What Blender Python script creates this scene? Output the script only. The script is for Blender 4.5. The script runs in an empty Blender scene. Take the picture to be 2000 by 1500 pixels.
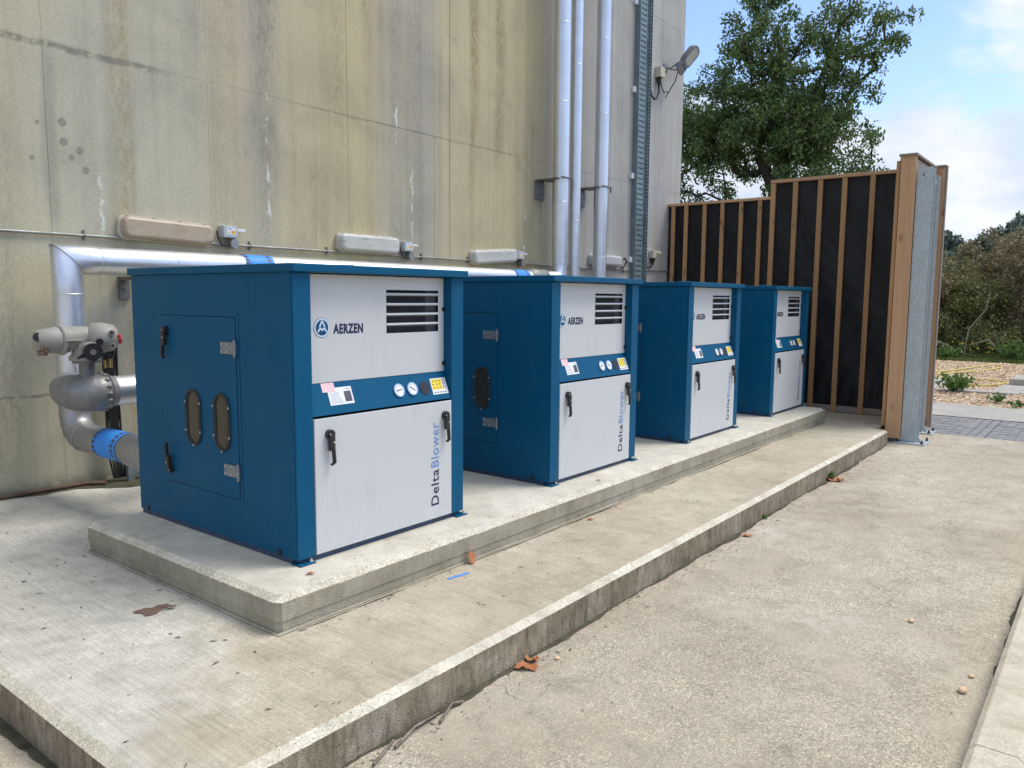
import bpy, bmesh, math, random
import numpy as np
from math import sin, cos, pi, radians
from mathutils import Vector, Matrix

random.seed(7)
rng = np.random.default_rng(7)
S = bpy.context.scene
C = S.collection

# ------------------------------------------------------------------ camera
cam_d = bpy.data.cameras.new('camera')
cam = bpy.data.objects.new('camera', cam_d)
C.objects.link(cam)
yaw, pit, rol = 0.907, 0.1098, 0.0077
fw = Vector((sin(yaw)*cos(pit), cos(yaw)*cos(pit), -sin(pit)))
rt = Vector((cos(yaw), -sin(yaw), 0.0))
up = rt.cross(fw)
rt2 = rt*cos(rol) + up*sin(rol)
up2 = -rt*sin(rol) + up*cos(rol)
M = Matrix(((rt2.x, up2.x, -fw.x, -2.3819), (rt2.y, up2.y, -fw.y, -3.2413), (rt2.z, up2.z, -fw.z, 1.3781), (0, 0, 0, 1)))
cam.matrix_world = M
cam_d.sensor_width = 36.0
cam_d.lens = 36.0*1525.7/2000.0
cam_d.clip_start = 0.05
cam_d.clip_end = 2000
S.camera = cam

# ------------------------------------------------------------------ light
SUN_AZ, SUN_EL = radians(-42), radians(60)      # azimuth from +X towards +Y
world = bpy.data.worlds.new('World')
S.world = world
world.use_nodes = True
wt = world.node_tree
wt.nodes.clear()
def wn(t, **k):
    n = wt.nodes.new(t)
    for a, b in k.items():
        setattr(n, a, b)
    return n
def wmath(op, a, b=None, c=None, clamp=False):
    n = wn('ShaderNodeMath', operation=op, use_clamp=clamp)
    for i, v in enumerate((a, b, c)):
        if v is None: continue
        if isinstance(v, (int, float)): n.inputs[i].default_value = v
        else: wt.links.new(v, n.inputs[i])
    return n.outputs[0]
sky = wn('ShaderNodeTexSky', sky_type='NISHITA', sun_disc=False)
sky.sun_elevation = SUN_EL
sky.sun_rotation = radians(90) - SUN_AZ
sky.altitude = 0; sky.air_density = 1.0; sky.dust_density = 0.6; sky.ozone_density = 1.5
tc = wn('ShaderNodeTexCoord')
sep = wn('ShaderNodeSeparateXYZ'); wt.links.new(tc.outputs['Generated'], sep.inputs[0])
zz = wmath('MAXIMUM', sep.outputs['Z'], 0.0)
den = wmath('ADD', zz, 0.32)
ca_, sa_ = cos(radians(2.0)), sin(radians(2.0))
rx = wmath('SUBTRACT', wmath('MULTIPLY', sep.outputs['X'], ca_), wmath('MULTIPLY', sep.outputs['Y'], -sa_))
ry = wmath('ADD', wmath('MULTIPLY', sep.outputs['X'], -sa_), wmath('MULTIPLY', sep.outputs['Y'], ca_))
px = wmath('DIVIDE', rx, den); py = wmath('DIVIDE', ry, den)
cmb = wn('ShaderNodeCombineXYZ'); wt.links.new(px, cmb.inputs[0]); wt.links.new(py, cmb.inputs[1]); cmb.inputs[2].default_value = 30.1
n1 = wn('ShaderNodeTexNoise'); n1.inputs['Scale'].default_value = 1.75; n1.inputs['Detail'].default_value = 9; n1.inputs['Roughness'].default_value = 0.52
n1.inputs['Distortion'].default_value = 0.25
wt.links.new(cmb.outputs[0], n1.inputs['Vector'])
bank = wn('ShaderNodeMapRange', interpolation_type='SMOOTHSTEP'); wt.links.new(sep.outputs['Z'], bank.inputs[0])
bank.inputs[1].default_value = 0.13; bank.inputs[2].default_value = 0.34; bank.inputs[3].default_value = 0.13; bank.inputs[4].default_value = -0.07
den2 = wmath('ADD', n1.outputs['Fac'], bank.outputs[0])
over = wn('ShaderNodeMapRange', interpolation_type='SMOOTHSTEP'); wt.links.new(sep.outputs['Z'], over.inputs[0])
over.inputs[1].default_value = 0.4; over.inputs[2].default_value = 0.7; over.inputs[3].default_value = 0.0; over.inputs[4].default_value = 0.2
den2 = wmath('ADD', den2, over.outputs[0])
cm = wn('ShaderNodeMapRange', interpolation_type='SMOOTHSTEP'); wt.links.new(den2, cm.inputs[0])
cm.inputs[1].default_value = 0.48; cm.inputs[2].default_value = 0.59
n2 = wn('ShaderNodeTexNoise'); n2.inputs['Scale'].default_value = 3.2; n2.inputs['Detail'].default_value = 7
wt.links.new(cmb.outputs[0], n2.inputs['Vector'])
crp = wn('ShaderNodeValToRGB')
crp.color_ramp.elements[0].position = 0.38; crp.color_ramp.elements[0].color = (3.7, 4.3, 5.2, 1)
crp.color_ramp.elements[1].position = 0.62; crp.color_ramp.elements[1].color = (5.4, 5.55, 5.9, 1)
wt.links.new(n2.outputs['Fac'], crp.inputs[0])
skyg = wn('ShaderNodeMixRGB', blend_type='MULTIPLY'); skyg.inputs[0].default_value = 1.0
wt.links.new(sky.outputs[0], skyg.inputs[1]); skyg.inputs[2].default_value = (1.10, 1.13, 1.30, 1)
mx = wn('ShaderNodeMixRGB'); wt.links.new(cm.outputs[0], mx.inputs[0]); wt.links.new(skyg.outputs[0], mx.inputs[1]); wt.links.new(crp.outputs[0], mx.inputs[2])
bg = wn('ShaderNodeBackground'); bg.inputs['Strength'].default_value = 0.1
wt.links.new(mx.outputs[0], bg.inputs[0])
wo = wn('ShaderNodeOutputWorld'); wt.links.new(bg.outputs[0], wo.inputs[0])

sun_d = bpy.data.lights.new('sun', 'SUN')
sun_d.energy = 1.55; sun_d.angle = radians(28); sun_d.color = (1.0, 0.94, 0.84)
sun = bpy.data.objects.new('sun', sun_d); C.objects.link(sun)
sd = Vector((cos(SUN_EL)*cos(SUN_AZ), cos(SUN_EL)*sin(SUN_AZ), sin(SUN_EL)))
sun.rotation_euler = sd.to_track_quat('Z', 'Y').to_euler()
sun.location = sd*60
S.view_settings.view_transform = 'Standard'
S.view_settings.look = 'None'
S.view_settings.exposure = 0.88
S.view_settings.gamma = 1.0
S.view_settings.use_curve_mapping = False

# ------------------------------------------------------------------ materials
class NT:
    def __init__(s, name):
        s.m = bpy.data.materials.new(name); s.m.use_nodes = True
        s.t = s.m.node_tree
        s.b = s.t.nodes['Principled BSDF']
    def n(s, t, **k):
        n = s.t.nodes.new(t)
        for a, b in k.items(): setattr(n, a, b)
        return n
    def l(s, a, b): s.t.links.new(a, b)
    def put(s, sock, v):
        if isinstance(v, (int, float)): sock.default_value = v
        elif isinstance(v, tuple): sock.default_value = v if len(v) == 4 or sock.type == 'VECTOR' else (*v, 1)
        else: s.l(v, sock)
    def math(s, op, a, b=None, c=None, clamp=False):
        n = s.n('ShaderNodeMath', operation=op, use_clamp=clamp)
        for i, v in enumerate((a, b, c)):
            if v is not None: s.put(n.inputs[i], v)
        return n.outputs[0]
    def coords(s, kind='Object', scale=(1, 1, 1)):
        if kind == 'World':
            o = s.n('ShaderNodeNewGeometry').outputs['Position']
        else:
            o = s.n('ShaderNodeTexCoord').outputs[kind]
        mp = s.n('ShaderNodeMapping'); s.l(o, mp.inputs[0]); mp.inputs['Scale'].default_value = scale
        return mp.outputs[0]
    def noise(s, vec, scale, detail=5, rough=0.55, dist=0.0):
        n = s.n('ShaderNodeTexNoise'); s.l(vec, n.inputs['Vector'])
        n.inputs['Scale'].default_value = scale; n.inputs['Detail'].default_value = detail
        n.inputs['Roughness'].default_value = rough; n.inputs['Distortion'].default_value = dist
        return n.outputs['Fac']
    def voro(s, vec, scale, feature='F1', out='Distance'):
        n = s.n('ShaderNodeTexVoronoi', feature=feature); s.l(vec, n.inputs['Vector']); n.inputs['Scale'].default_value = scale
        return n.outputs[out]
    def ramp(s, fac, stops, interp='LINEAR'):
        n = s.n('ShaderNodeValToRGB'); s.put(n.inputs[0], fac)
        cr = n.color_ramp; cr.interpolation = interp
        while len(cr.elements) < len(stops): cr.elements.new(0.5)
        for e, (p, c) in zip(cr.elements, stops):
            e.position = p
            e.color = (c, c, c, 1) if isinstance(c, (int, float)) else (*c, 1)
        return n.outputs[0]
    def mix(s, fac, a, b, blend='MIX'):
        n = s.n('ShaderNodeMixRGB', blend_type=blend)
        s.put(n.inputs[0], fac); s.put(n.inputs[1], a); s.put(n.inputs[2], b)
        return n.outputs[0]
    def rng(s, v, a, b, c=0.0, d=1.0, smooth=True):
        n = s.n('ShaderNodeMapRange', interpolation_type='SMOOTHSTEP' if smooth else 'LINEAR')
        s.put(n.inputs[0], v)
        for i, x in enumerate((a, b, c, d)): n.inputs[i+1].default_value = x
        return n.outputs[0]
    def bump(s, h, strength=0.3, dist=0.01):
        n = s.n('ShaderNodeBump'); n.inputs['Strength'].default_value = strength; n.inputs['Distance'].default_value = dist
        s.put(n.inputs['Height'], h); s.l(n.outputs[0], s.b.inputs['Normal'])
    def set(s, color=None, rough=0.6, metal=0.0, spec=None):
        if color is not None: s.put(s.b.inputs['Base Color'], color)
        s.put(s.b.inputs['Roughness'], rough); s.put(s.b.inputs['Metallic'], metal)
        if spec is not None: s.b.inputs['Specular IOR Level'].default_value = spec
        return s.m

def simple(name, c1, c2, scale=6, rough=0.6, metal=0.0, bump=0.0, bscale=40, kind='Object', stretch=(1, 1, 1), rvar=0.1, spec=None):
    t = NT(name); v = t.coords(kind, stretch)
    f = t.noise(v, scale, 6, 0.6)
    col = t.ramp(f, [(0.3, c1), (0.7, c2)])
    if bump:
        t.bump(t.noise(v, bscale, 4, 0.6), bump, 0.004)
    r = t.rng(t.noise(v, scale*2.3, 3), 0.3, 0.7, max(0.02, rough-rvar), min(1, rough+rvar))
    return t.set(col, r, metal, spec)

def paint(name, c, dirt, rough=0.42, amount=0.25, spec=0.35):
    """sheet-metal paint with faint dust, specks and run marks"""
    t = NT(name); v = t.coords('Object')
    oi = t.n('ShaderNodeObjectInfo')
    off = t.n('ShaderNodeVectorMath', operation='ADD'); t.l(v, off.inputs[0])
    rr = t.math('MULTIPLY', oi.outputs['Random'], 37.0)
    cb = t.n('ShaderNodeCombineXYZ'); t.l(rr, cb.inputs[0]); t.l(rr, cb.inputs[1]); t.l(cb.outputs[0], off.inputs[1])
    v = off.outputs[0]
    a = t.noise(v, 2.2, 6, 0.65)
    sv = t.n('ShaderNodeMapping'); t.l(v, sv.inputs[0]); sv.inputs['Scale'].default_value = (14, 14, 0.7)
    b = t.noise(sv.outputs[0], 1.6, 4, 0.6)
    d = t.math('MULTIPLY', t.rng(a, 0.42, 0.75), t.rng(b, 0.4, 0.75))
    d = t.math('MULTIPLY', d, amount*2.2)
    col = t.mix(d, c, dirt)
    spk = t.voro(v, 11.0)
    sp = t.rng(spk, 0.02, 0.035, 1.0, 0.0)
    keep = t.rng(t.noise(v, 3.1, 2), 0.56, 0.62)
    sp = t.math('MULTIPLY', sp, keep)
    col = t.mix(t.math('MULTIPLY', sp, 0.8), col, tuple(x*0.55 for x in dirt))
    oz = t.n('ShaderNodeSeparateXYZ'); t.l(t.coords('Object'), oz.inputs[0])
    spl = t.math('MULTIPLY', t.rng(t.math('ADD', oz.outputs['Z'], t.math('MULTIPLY', a, 0.25)), 0.08, 0.36, 1, 0), t.rng(t.noise(v, 55, 4, 0.7), 0.52, 0.60))
    col = t.mix(t.math('MULTIPLY', spl, 0.30), col, dirt)
    wv = t.noise(v, 1.1, 2)
    t.bump(t.math('ADD', t.math('MULTIPLY', wv, 1.0), t.math('MULTIPLY', t.noise(v, 90, 2), 0.02)), 0.12, 0.03)
    r = t.rng(a, 0.3, 0.7, rough-0.08, rough+0.12)
    return t.set(col, r, 0.0, spec)

MAT = {}
MAT['blue'] = paint('blue_paint', (0.0002, 0.085, 0.182), (0.06, 0.15, 0.21), 0.45, 0.08, 0.18)
MAT['white'] = paint('white_panel_paint', (0.60, 0.615, 0.615), (0.36, 0.35, 0.29), 0.40, 0.13)
MAT['slat'] = paint('slat_paint', (0.62, 0.65, 0.68), (0.36, 0.35, 0.32), 0.45, 0.3)
MAT['black'] = simple('black_plastic', (0.012, 0.013, 0.016), (0.022, 0.023, 0.026), 9, 0.35, 0, 0.05)
MAT['rubber'] = simple('black_rubber', (0.011, 0.012, 0.014), (0.024, 0.024, 0.026), 12, 0.55, 0, 0.1)
MAT['gap'] = simple('dark_interior', (0.006, 0.007, 0.010), (0.012, 0.012, 0.016), 4, 0.8)
MAT['inner'] = simple('grey_inner_sheet', (0.035, 0.037, 0.045), (0.06, 0.06, 0.07), 4, 0.7)
MAT['navy'] = simple('navy_print', (0.008, 0.018, 0.062), (0.012, 0.024, 0.075), 9, 0.5)
MAT['sky_print'] = simple('light_blue_print', (0.16, 0.27, 0.55), (0.19, 0.30, 0.58), 9, 0.5)
MAT['logo_blue'] = simple('logo_blue', (0.004, 0.10, 0.27), (0.006, 0.05, 0.14), 9, 0.35)
MAT['logo_pale'] = simple('logo_pale', (0.55, 0.72, 0.84), (0.66, 0.8, 0.9), 9, 0.35)
MAT['paper'] = simple('label_paper', (0.74, 0.77, 0.79), (0.82, 0.83, 0.84), 20, 0.5)
MAT['pink'] = simple('pink_paper', (0.78, 0.50, 0.53), (0.82, 0.6, 0.62), 20, 0.6)
MAT['yellow'] = simple('yellow_label', (0.80, 0.60, 0.02), (0.85, 0.66, 0.05), 20, 0.5)
MAT['orange'] = simple('orange_label', (0.75, 0.33, 0.02), (0.8, 0.38, 0.03), 20, 0.5)
MAT['ink'] = simple('print_ink', (0.05, 0.05, 0.06), (0.12, 0.12, 0.13), 30, 0.6)
MAT['greyink'] = simple('grey_print', (0.33, 0.35, 0.37), (0.45, 0.46, 0.48), 30, 0.6)
MAT['hinge'] = simple('zinc_hinge', (0.22, 0.24, 0.27), (0.32, 0.33, 0.36), 25, 0.4, 0.6, 0.08)
MAT['screw'] = simple('bright_screw', (0.6, 0.62, 0.64), (0.7, 0.72, 0.74), 25, 0.3, 0.7)
MAT['chrome'] = simple('gauge_rim', (0.55, 0.57, 0.6), (0.68, 0.7, 0.72), 25, 0.2, 0.9)
MAT['glass'] = simple('smoked_window', (0.030, 0.026, 0.020), (0.055, 0.047, 0.036), 5, 0.12, 0, 0.0, spec=0.6)
MAT['grille'] = simple('speaker_grille', (0.014, 0.02, 0.035), (0.02, 0.028, 0.045), 60, 0.7, 0, 0.3, 300)
MAT['rail'] = simple('base_rail', (0.02, 0.045, 0.10), (0.05, 0.08, 0.13), 9, 0.5)

def alu(name, c, rough, aniso=0.0):
    t = NT(name); v = t.coords('World')
    f = t.noise(v, 3.5, 5, 0.6)
    col = t.ramp(f, [(0.3, tuple(x*0.86 for x in c)), (0.7, c)])
    g = t.noise(v, 130, 2, 0.5)
    r = t.rng(g, 0.3, 0.7, rough-0.06, rough+0.1)
    h = t.math('ADD', t.math('MULTIPLY', t.noise(v, 5, 2), 1.0), t.math('MULTIPLY', g, 0.08))
    t.bump(h, 0.12, 0.012)
    return t.set(col, r, 0.9)
MAT['alu'] = alu('aluminium_cladding', (0.78, 0.80, 0.84), 0.38)
MAT['alu_dull'] = alu('dull_aluminium_cladding', (0.46, 0.46, 0.47), 0.5)
MAT['jacket'] = simple('silver_cloth_jacket', (0.19, 0.19, 0.19), (0.29, 0.29, 0.285), 14, 0.5, 0.35, 0.7, 22, 'World')
MAT['tape'] = simple('blue_tape', (0.03, 0.27, 0.82), (0.05, 0.31, 0.88), 8, 0.55)
MAT['galv'] = None
t = NT('galvanised_steel'); v = t.coords('World')
vv = t.voro(v, 60, out='Color'); sp = t.n('ShaderNodeSeparateColor'); t.l(vv, sp.inputs[0])
nn = t.noise(v, 7, 6, 0.65)
ff = t.math('ADD', t.math('MULTIPLY', sp.outputs[0], 0.35), t.math('MULTIPLY', nn, 0.65))
MAT['galv'] = t.set(t.ramp(ff, [(0.25, (0.37, 0.42, 0.43)), (0.75, (0.52, 0.575, 0.585))]), 0.5, 0.3)
MAT['tray'] = simple('tray_galvanised', (0.15, 0.20, 0.215), (0.23, 0.295, 0.31), 5, 0.55, 0.2, 0.05, 40, 'World')
MAT['steel'] = simple('weathered_steel', (0.15, 0.15, 0.15), (0.25, 0.245, 0.24), 7, 0.55, 0.5, 0.1, 40, 'World')
MAT['conduit'] = simple('conduit_steel', (0.24, 0.25, 0.24), (0.36, 0.36, 0.33), 6, 0.5, 0.5, 0.05, 40, 'World')
MAT['plug_patch'] = simple('mortar_patch', (0.24, 0.235, 0.19), (0.33, 0.32, 0.265), 30, 0.9, 0, 0.4, 60, 'World')
MAT['rust'] = simple('rusty_steel', (0.10, 0.055, 0.035), (0.2, 0.13, 0.09), 12, 0.85, 0.1, 0.3, 60, 'World')
MAT['cream'] = simple('aged_cream_plastic', (0.50, 0.45, 0.34), (0.62, 0.58, 0.48), 9, 0.5, 0, 0.05, 40, 'World')
MAT['lampgrey'] = simple('grey_plastic', (0.42, 0.44, 0.47), (0.52, 0.54, 0.57), 5, 0.5, 0, 0.05, 40, 'World')
def diffuser(name, a, b, d):
    t = NT(name); v = t.coords('World', (1, 1, 1))
    f = t.noise(v, 5, 5, 0.6); col = t.ramp(f, [(0.3, a), (0.7, b)])
    g = t.coords('World', (3, 3, 14)); s = t.rng(t.noise(g, 1.7, 5, 0.7), 0.52, 0.72)
    return t.set(t.mix(t.math('MULTIPLY', s, 0.55), col, d), 0.35)
MAT['diff_tan'] = diffuser('tan_diffuser', (0.40, 0.31, 0.21), (0.50, 0.40, 0.29), (0.22, 0.17, 0.11))
MAT['diff_white'] = diffuser('white_diffuser', (0.52, 0.52, 0.46), (0.62, 0.61, 0.55), (0.20, 0.19, 0.13))
MAT['boxgrey'] = simple('grey_box_plastic', (0.40, 0.43, 0.44), (0.5, 0.52, 0.53), 8, 0.5, 0, 0.04, 50, 'World')
MAT['cable'] = simple('black_cable', (0.010, 0.011, 0.013), (0.022, 0.023, 0.026), 10, 0.5, 0, 0.05, 50, 'World')
MAT['actuator'] = simple('grey_cast_paint', (0.26, 0.25, 0.225), (0.35, 0.335, 0.305), 9, 0.55, 0, 0.3, 45, 'World')
MAT['red'] = simple('red_plastic', (0.45, 0.02, 0.02), (0.55, 0.03, 0.03), 9, 0.4)
MAT['brass'] = simple('brass', (0.5, 0.36, 0.14), (0.6, 0.44, 0.2), 9, 0.35, 0.8)
MAT['flood'] = simple('grey_flood_body', (0.17, 0.18, 0.21), (0.24, 0.25, 0.28), 7, 0.5, 0.1, 0.05, 50, 'World')
MAT['floodglass'] = simple('flood_glass', (0.45, 0.45, 0.42), (0.58, 0.58, 0.55), 7, 0.15)

# timber
def timber(name, a, b, knot):
    t = NT(name); v = t.coords('World', (9, 9, 0.55))
    oi = t.n('ShaderNodeObjectInfo')
    cb = t.n('ShaderNodeCombineXYZ'); t.l(t.math('MULTIPLY', oi.outputs['Random'], 50), cb.inputs[2])
    ad = t.n('ShaderNodeVectorMath', operation='ADD'); t.l(v, ad.inputs[0]); t.l(cb.outputs[0], ad.inputs[1]); v = ad.outputs[0]
    g = t.noise(v, 2.2, 6, 0.6, 0.6)
    w = t.n('ShaderNodeTexWave', wave_type='BANDS', bands_direction='Y'); t.l(v, w.inputs['Vector'])
    w.inputs['Scale'].default_value = 1.6; w.inputs['Distortion'].default_value = 5.0; w.inputs['Detail'].default_value = 3
    f = t.math('ADD', t.math('MULTIPLY', g, 0.8), t.math('MULTIPLY', w.outputs['Fac'], 0.2))
    col = t.ramp(f, [(0.25, a), (0.75, b)])
    kv = t.coords('World', (7, 7, 2.6)); k = t.rng(t.voro(kv, 1.0), 0.10, 0.20, 1, 0)
    col = t.mix(t.math('MULTIPLY', k, 0.6), col, knot)
    bright = t.rng(oi.outputs['Random'], 0, 1, 0.8, 1.12, False)
    col = t.mix(1.0, col, bright, 'MULTIPLY')
    t.bump(f, 0.15, 0.003)
    return t.set(col, 0.7)
MAT['timber'] = timber('new_timber', (0.49, 0.275, 0.135), (0.63, 0.39, 0.215), (0.26, 0.11, 0.045))
MAT['timber_stud'] = timber('stud_timber', (0.37, 0.195, 0.078), (0.54, 0.31, 0.14), (0.12, 0.06, 0.03))
MAT['timber_grey'] = timber('weathered_timber', (0.24, 0.19, 0.15), (0.37, 0.30, 0.24), (0.12, 0.09, 0.07))
MAT['membrane'] = simple('black_membrane', (0.0085, 0.0085, 0.0095), (0.0115, 0.0115, 0.0125), 3, 0.5, 0, 0.04, 30, 'World', (1, 1, 0.5), 0.06, 0.35)

# concrete wall ----------------------------------------------------------
t = NT('stained_board_concrete')
v = t.coords('World'); g = t.n('ShaderNodeSeparateXYZ'); t.l(v, g.inputs[0])
wx = t.noise(t.coords('World', (1.3, 1.3, 0.35)), 1.6, 6, 0.65)
xw = t.math('ADD', g.outputs['X'], t.math('MULTIPLY', t.math('SUBTRACT', wx, 0.5), 0.22))
X0, X1 = -6.0, 12.0
def xs(x): return (x-X0)/(X1-X0)
u = t.math('DIVIDE', t.math('SUBTRACT', xw, X0), X1-X0)
base = t.ramp(u, [(xs(-6), (0.40, 0.39, 0.29)), (xs(0.0), (0.42, 0.41, 0.305)), (xs(0.6), (0.405, 0.405, 0.325)), (xs(1.5), (0.42, 0.415, 0.32)),
                  (xs(1.9), (0.44, 0.41, 0.29)), (xs(2.2), (0.36, 0.35, 0.285)), (xs(2.5), (0.44, 0.41, 0.28)), (xs(3.4), (0.45, 0.405, 0.255)),
                  (xs(3.9), (0.38, 0.365, 0.285)), (xs(4.5), (0.36, 0.35, 0.29)), (xs(4.75), (0.43, 0.40, 0.27)), (xs(5.4), (0.45, 0.41, 0.265)),
                  (xs(6.5), (0.44, 0.405, 0.255)), (xs(7.1), (0.36, 0.355, 0.315)), (xs(7.8), (0.335, 0.345, 0.335)), (xs(11.2), (0.36, 0.375, 0.37))])
cl = t.noise(v, 0.9, 7, 0.62, 0.5)
base = t.mix(1.0, base, (1.145, 1.08, 1.03), 'MULTIPLY')
col = t.mix(1.0, base, t.ramp(cl, [(0.28, (0.80, 0.80, 0.82)), (0.5, 1.0), (0.72, (1.12, 1.11, 1.06))]), 'MULTIPLY')
strk = t.noise(t.coords('World', (11, 11, 0.32)), 1.0, 6, 0.62)
col = t.mix(1.0, col, t.ramp(strk, [(0.28, (0.88, 0.87, 0.84)), (0.5, 1.0), (0.72, (1.05, 1.05, 1.05))]), 'MULTIPLY')
# coloured run stains and one broad dark band, with their own places
fine = t.noise(t.coords('World', (26, 26, 9)), 1.6, 6, 0.7)
longz = t.noise(t.coords('World', (2.2, 2.2, 0.5)), 1.3, 4, 0.6)
def streak(x, w, colr, amt, lo=0.38, hi=0.62, z0=None, z1=None, fw=0.5):
    global col
    d = t.math('ABSOLUTE', t.math('SUBTRACT', xw, x))
    m = t.rng(d, w*0.15, w, 1.0, 0.0)
    m = t.math('MULTIPLY', m, t.rng(fine, lo, hi, 0.15, 1.0))
    m = t.math('MULTIPLY', m, t.rng(longz, 0.3, 0.6, 0.35, 1.0))
    if z0 is not None:
        m = t.math('MULTIPLY', m, t.rng(g.outputs['Z'], z0-fw, z0+fw, 0, 1))
    if z1 is not None:
        m = t.math('MULTIPLY', m, t.rng(g.outputs['Z'], z1-fw, z1+fw, 1, 0))
    col = t.mix(t.math('MULTIPLY', m, amt*0.66), col, colr)
streak(0.86, 0.13, (0.30, 0.21, 0.07), 0.75)
streak(0.30, 0.09, (0.24, 0.24, 0.20), 0.75, 0.2, 0.5, 1.9, 3.25, 0.12)
streak(-0.12, 0.22, (0.20, 0.18, 0.13), 0.65, 0.3, 0.6, None, 2.9, 0.4)
streak(1.52, 0.16, (0.25, 0.24, 0.21), 0.5, 0.3, 0.6, 2.9)
streak(1.85, 0.20, (0.30, 0.24, 0.17), 0.5)
streak(2.26, 0.22, (0.15, 0.145, 0.11), 0.75, 0.4, 0.66, 2.1)
streak(3.15, 0.16, (0.27, 0.20, 0.11), 0.65, 0.4, 0.66, 2.6)
streak(3.55, 0.12, (0.34, 0.23, 0.09), 0.5)
streak(3.98, 0.15, (0.22, 0.19, 0.14), 0.7, 0.4, 0.66)
streak(4.30, 0.18, (0.21, 0.19, 0.155), 0.65, 0.36, 0.62)
streak(5.30, 0.13, (0.20, 0.13, 0.045), 0.85, 0.34, 0.6, 2.9)
streak(5.30, 0.10, (0.33, 0.22, 0.09), 0.6)
streak(5.83, 0.15, (0.13, 0.12, 0.055), 0.85, 0.34, 0.6, 3.2)
streak(6.9, 0.35, (0.20, 0.195, 0.165), 0.45, 0.1, 0.5)  # broad dull dark band in the wall colour around the leftmost riser
streak(8.55, 0.25, (0.27, 0.265, 0.25), 0.5)
streak(10.0, 0.12, (0.60, 0.60, 0.58), 0.5)
streak(8.7, 0.06, (0.58, 0.58, 0.55), 0.5, 0.3, 0.6)
streak(10.35, 0.3, (0.32, 0.32, 0.30), 0.5)
# lime runs
def lime(x, w, z0, z1):
    global col
    wob = t.math('MULTIPLY', t.math('SUBTRACT', t.noise(t.coords('World', (1, 1, 1)), 9.0, 4), 0.5), 0.10)
    d = t.math('ABSOLUTE', t.math('SUBTRACT', t.math('ADD', g.outputs['X'], wob), x))
    br = t.rng(t.noise(t.coords('World', (2, 2, 5)), 1.4, 6, 0.75), 0.46, 0.56)
    m = t.math('MULTIPLY', t.math('MULTIPLY', t.rng(d, w*0.25, w, 1, 0), br), t.math('MULTIPLY', t.rng(g.outputs['Z'], z0-0.08, z0+0.08), t.rng(g.outputs['Z'], z1-0.08, z1+0.08, 1, 0)))
    col = t.mix(t.math('MULTIPLY', m, 0.95), col, (0.66, 0.655, 0.60))
lime(2.265, 0.020, 2.0, 3.45)
lime(0.67, 0.022, 1.85, 2.35)
lime(3.98, 0.022, 3.1, 3.55)
lime(4.22, 0.016, 2.05, 2.85)
lime(6.4, 0.03, 2.0, 2.7)
pit = t.rng(t.voro(v, 16), 0.04, 0.09, 1, 0)
pk = t.rng(t.noise(v, 2.4, 3), 0.55, 0.62)
col = t.mix(t.math('MULTIPLY', t.math('MULTIPLY', pit, pk), 0.5), col, (0.16, 0.155, 0.13))
wobz = t.math('MULTIPLY', t.math('SUBTRACT', t.noise(t.coords('World', (1, 1, 1)), 3.5, 7, 0.7), 0.5), 0.07)
for zj, wj, xa_, xb_, aj in ((3.285, .045, -3.0, 1.25, .75), (3.285, .012, 2.6, 6.2, .5), (.585, .02, -3.0, .35, .7)):
    dz_ = t.math('ABSOLUTE', t.math('SUBTRACT', t.math('ADD', g.outputs['Z'], wobz), zj))
    mj = t.math('MULTIPLY', t.rng(dz_, wj*.2, wj, 1, 0), t.math('MULTIPLY', t.rng(g.outputs['X'], xb_-.25, xb_+.15, 1, 0), t.rng(g.outputs['X'], xa_-.2, xa_+.2)))
    mj = t.math('MULTIPLY', mj, t.rng(t.noise(v, 7, 7, 0.75), 0.36, 0.56))
    col = t.mix(t.math('MULTIPLY', mj, aj), col, (0.17, 0.16, 0.135))
blot = t.rng(t.noise(t.coords('World', (1.6, 1.6, 0.9)), 2.2, 9, 0.78, 0.6), 0.60, 0.64)
col = t.mix(t.math('MULTIPLY', blot, 0.28), col, (0.27, 0.255, 0.20))
scr = t.rng(t.noise(t.coords('World', (3, 3, 0.8)), 3.0, 9, 0.8, 1.2), 0.655, 0.675)
col = t.mix(t.math('MULTIPLY', scr, 0.5), col, (0.62, 0.61, 0.55))
gr = t.noise(v, 60, 4, 0.7)
col = t.mix(1.0, col, t.ramp(gr, [(0.3, 0.88), (0.7, 1.1)]), 'MULTIPLY')
wz = t.math('ADD', g.outputs['Z'], t.math('MULTIPLY', t.noise(v, 5, 5), 0.16))
moss = t.math('MULTIPLY', t.rng(wz, -0.14, 0.06, 1, 0), t.rng(t.noise(v, 9, 5, 0.7), 0.3, 0.6))
col = t.mix(t.math('MULTIPLY', moss, 0.7), col, (0.085, 0.085, 0.05))
h = t.math('ADD', t.math('MULTIPLY', gr, 0.5), t.math('MULTIPLY', strk, 0.7))
t.bump(h, 0.35, 0.006)
MAT['wall'] = t.set(col, 0.85)

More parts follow.
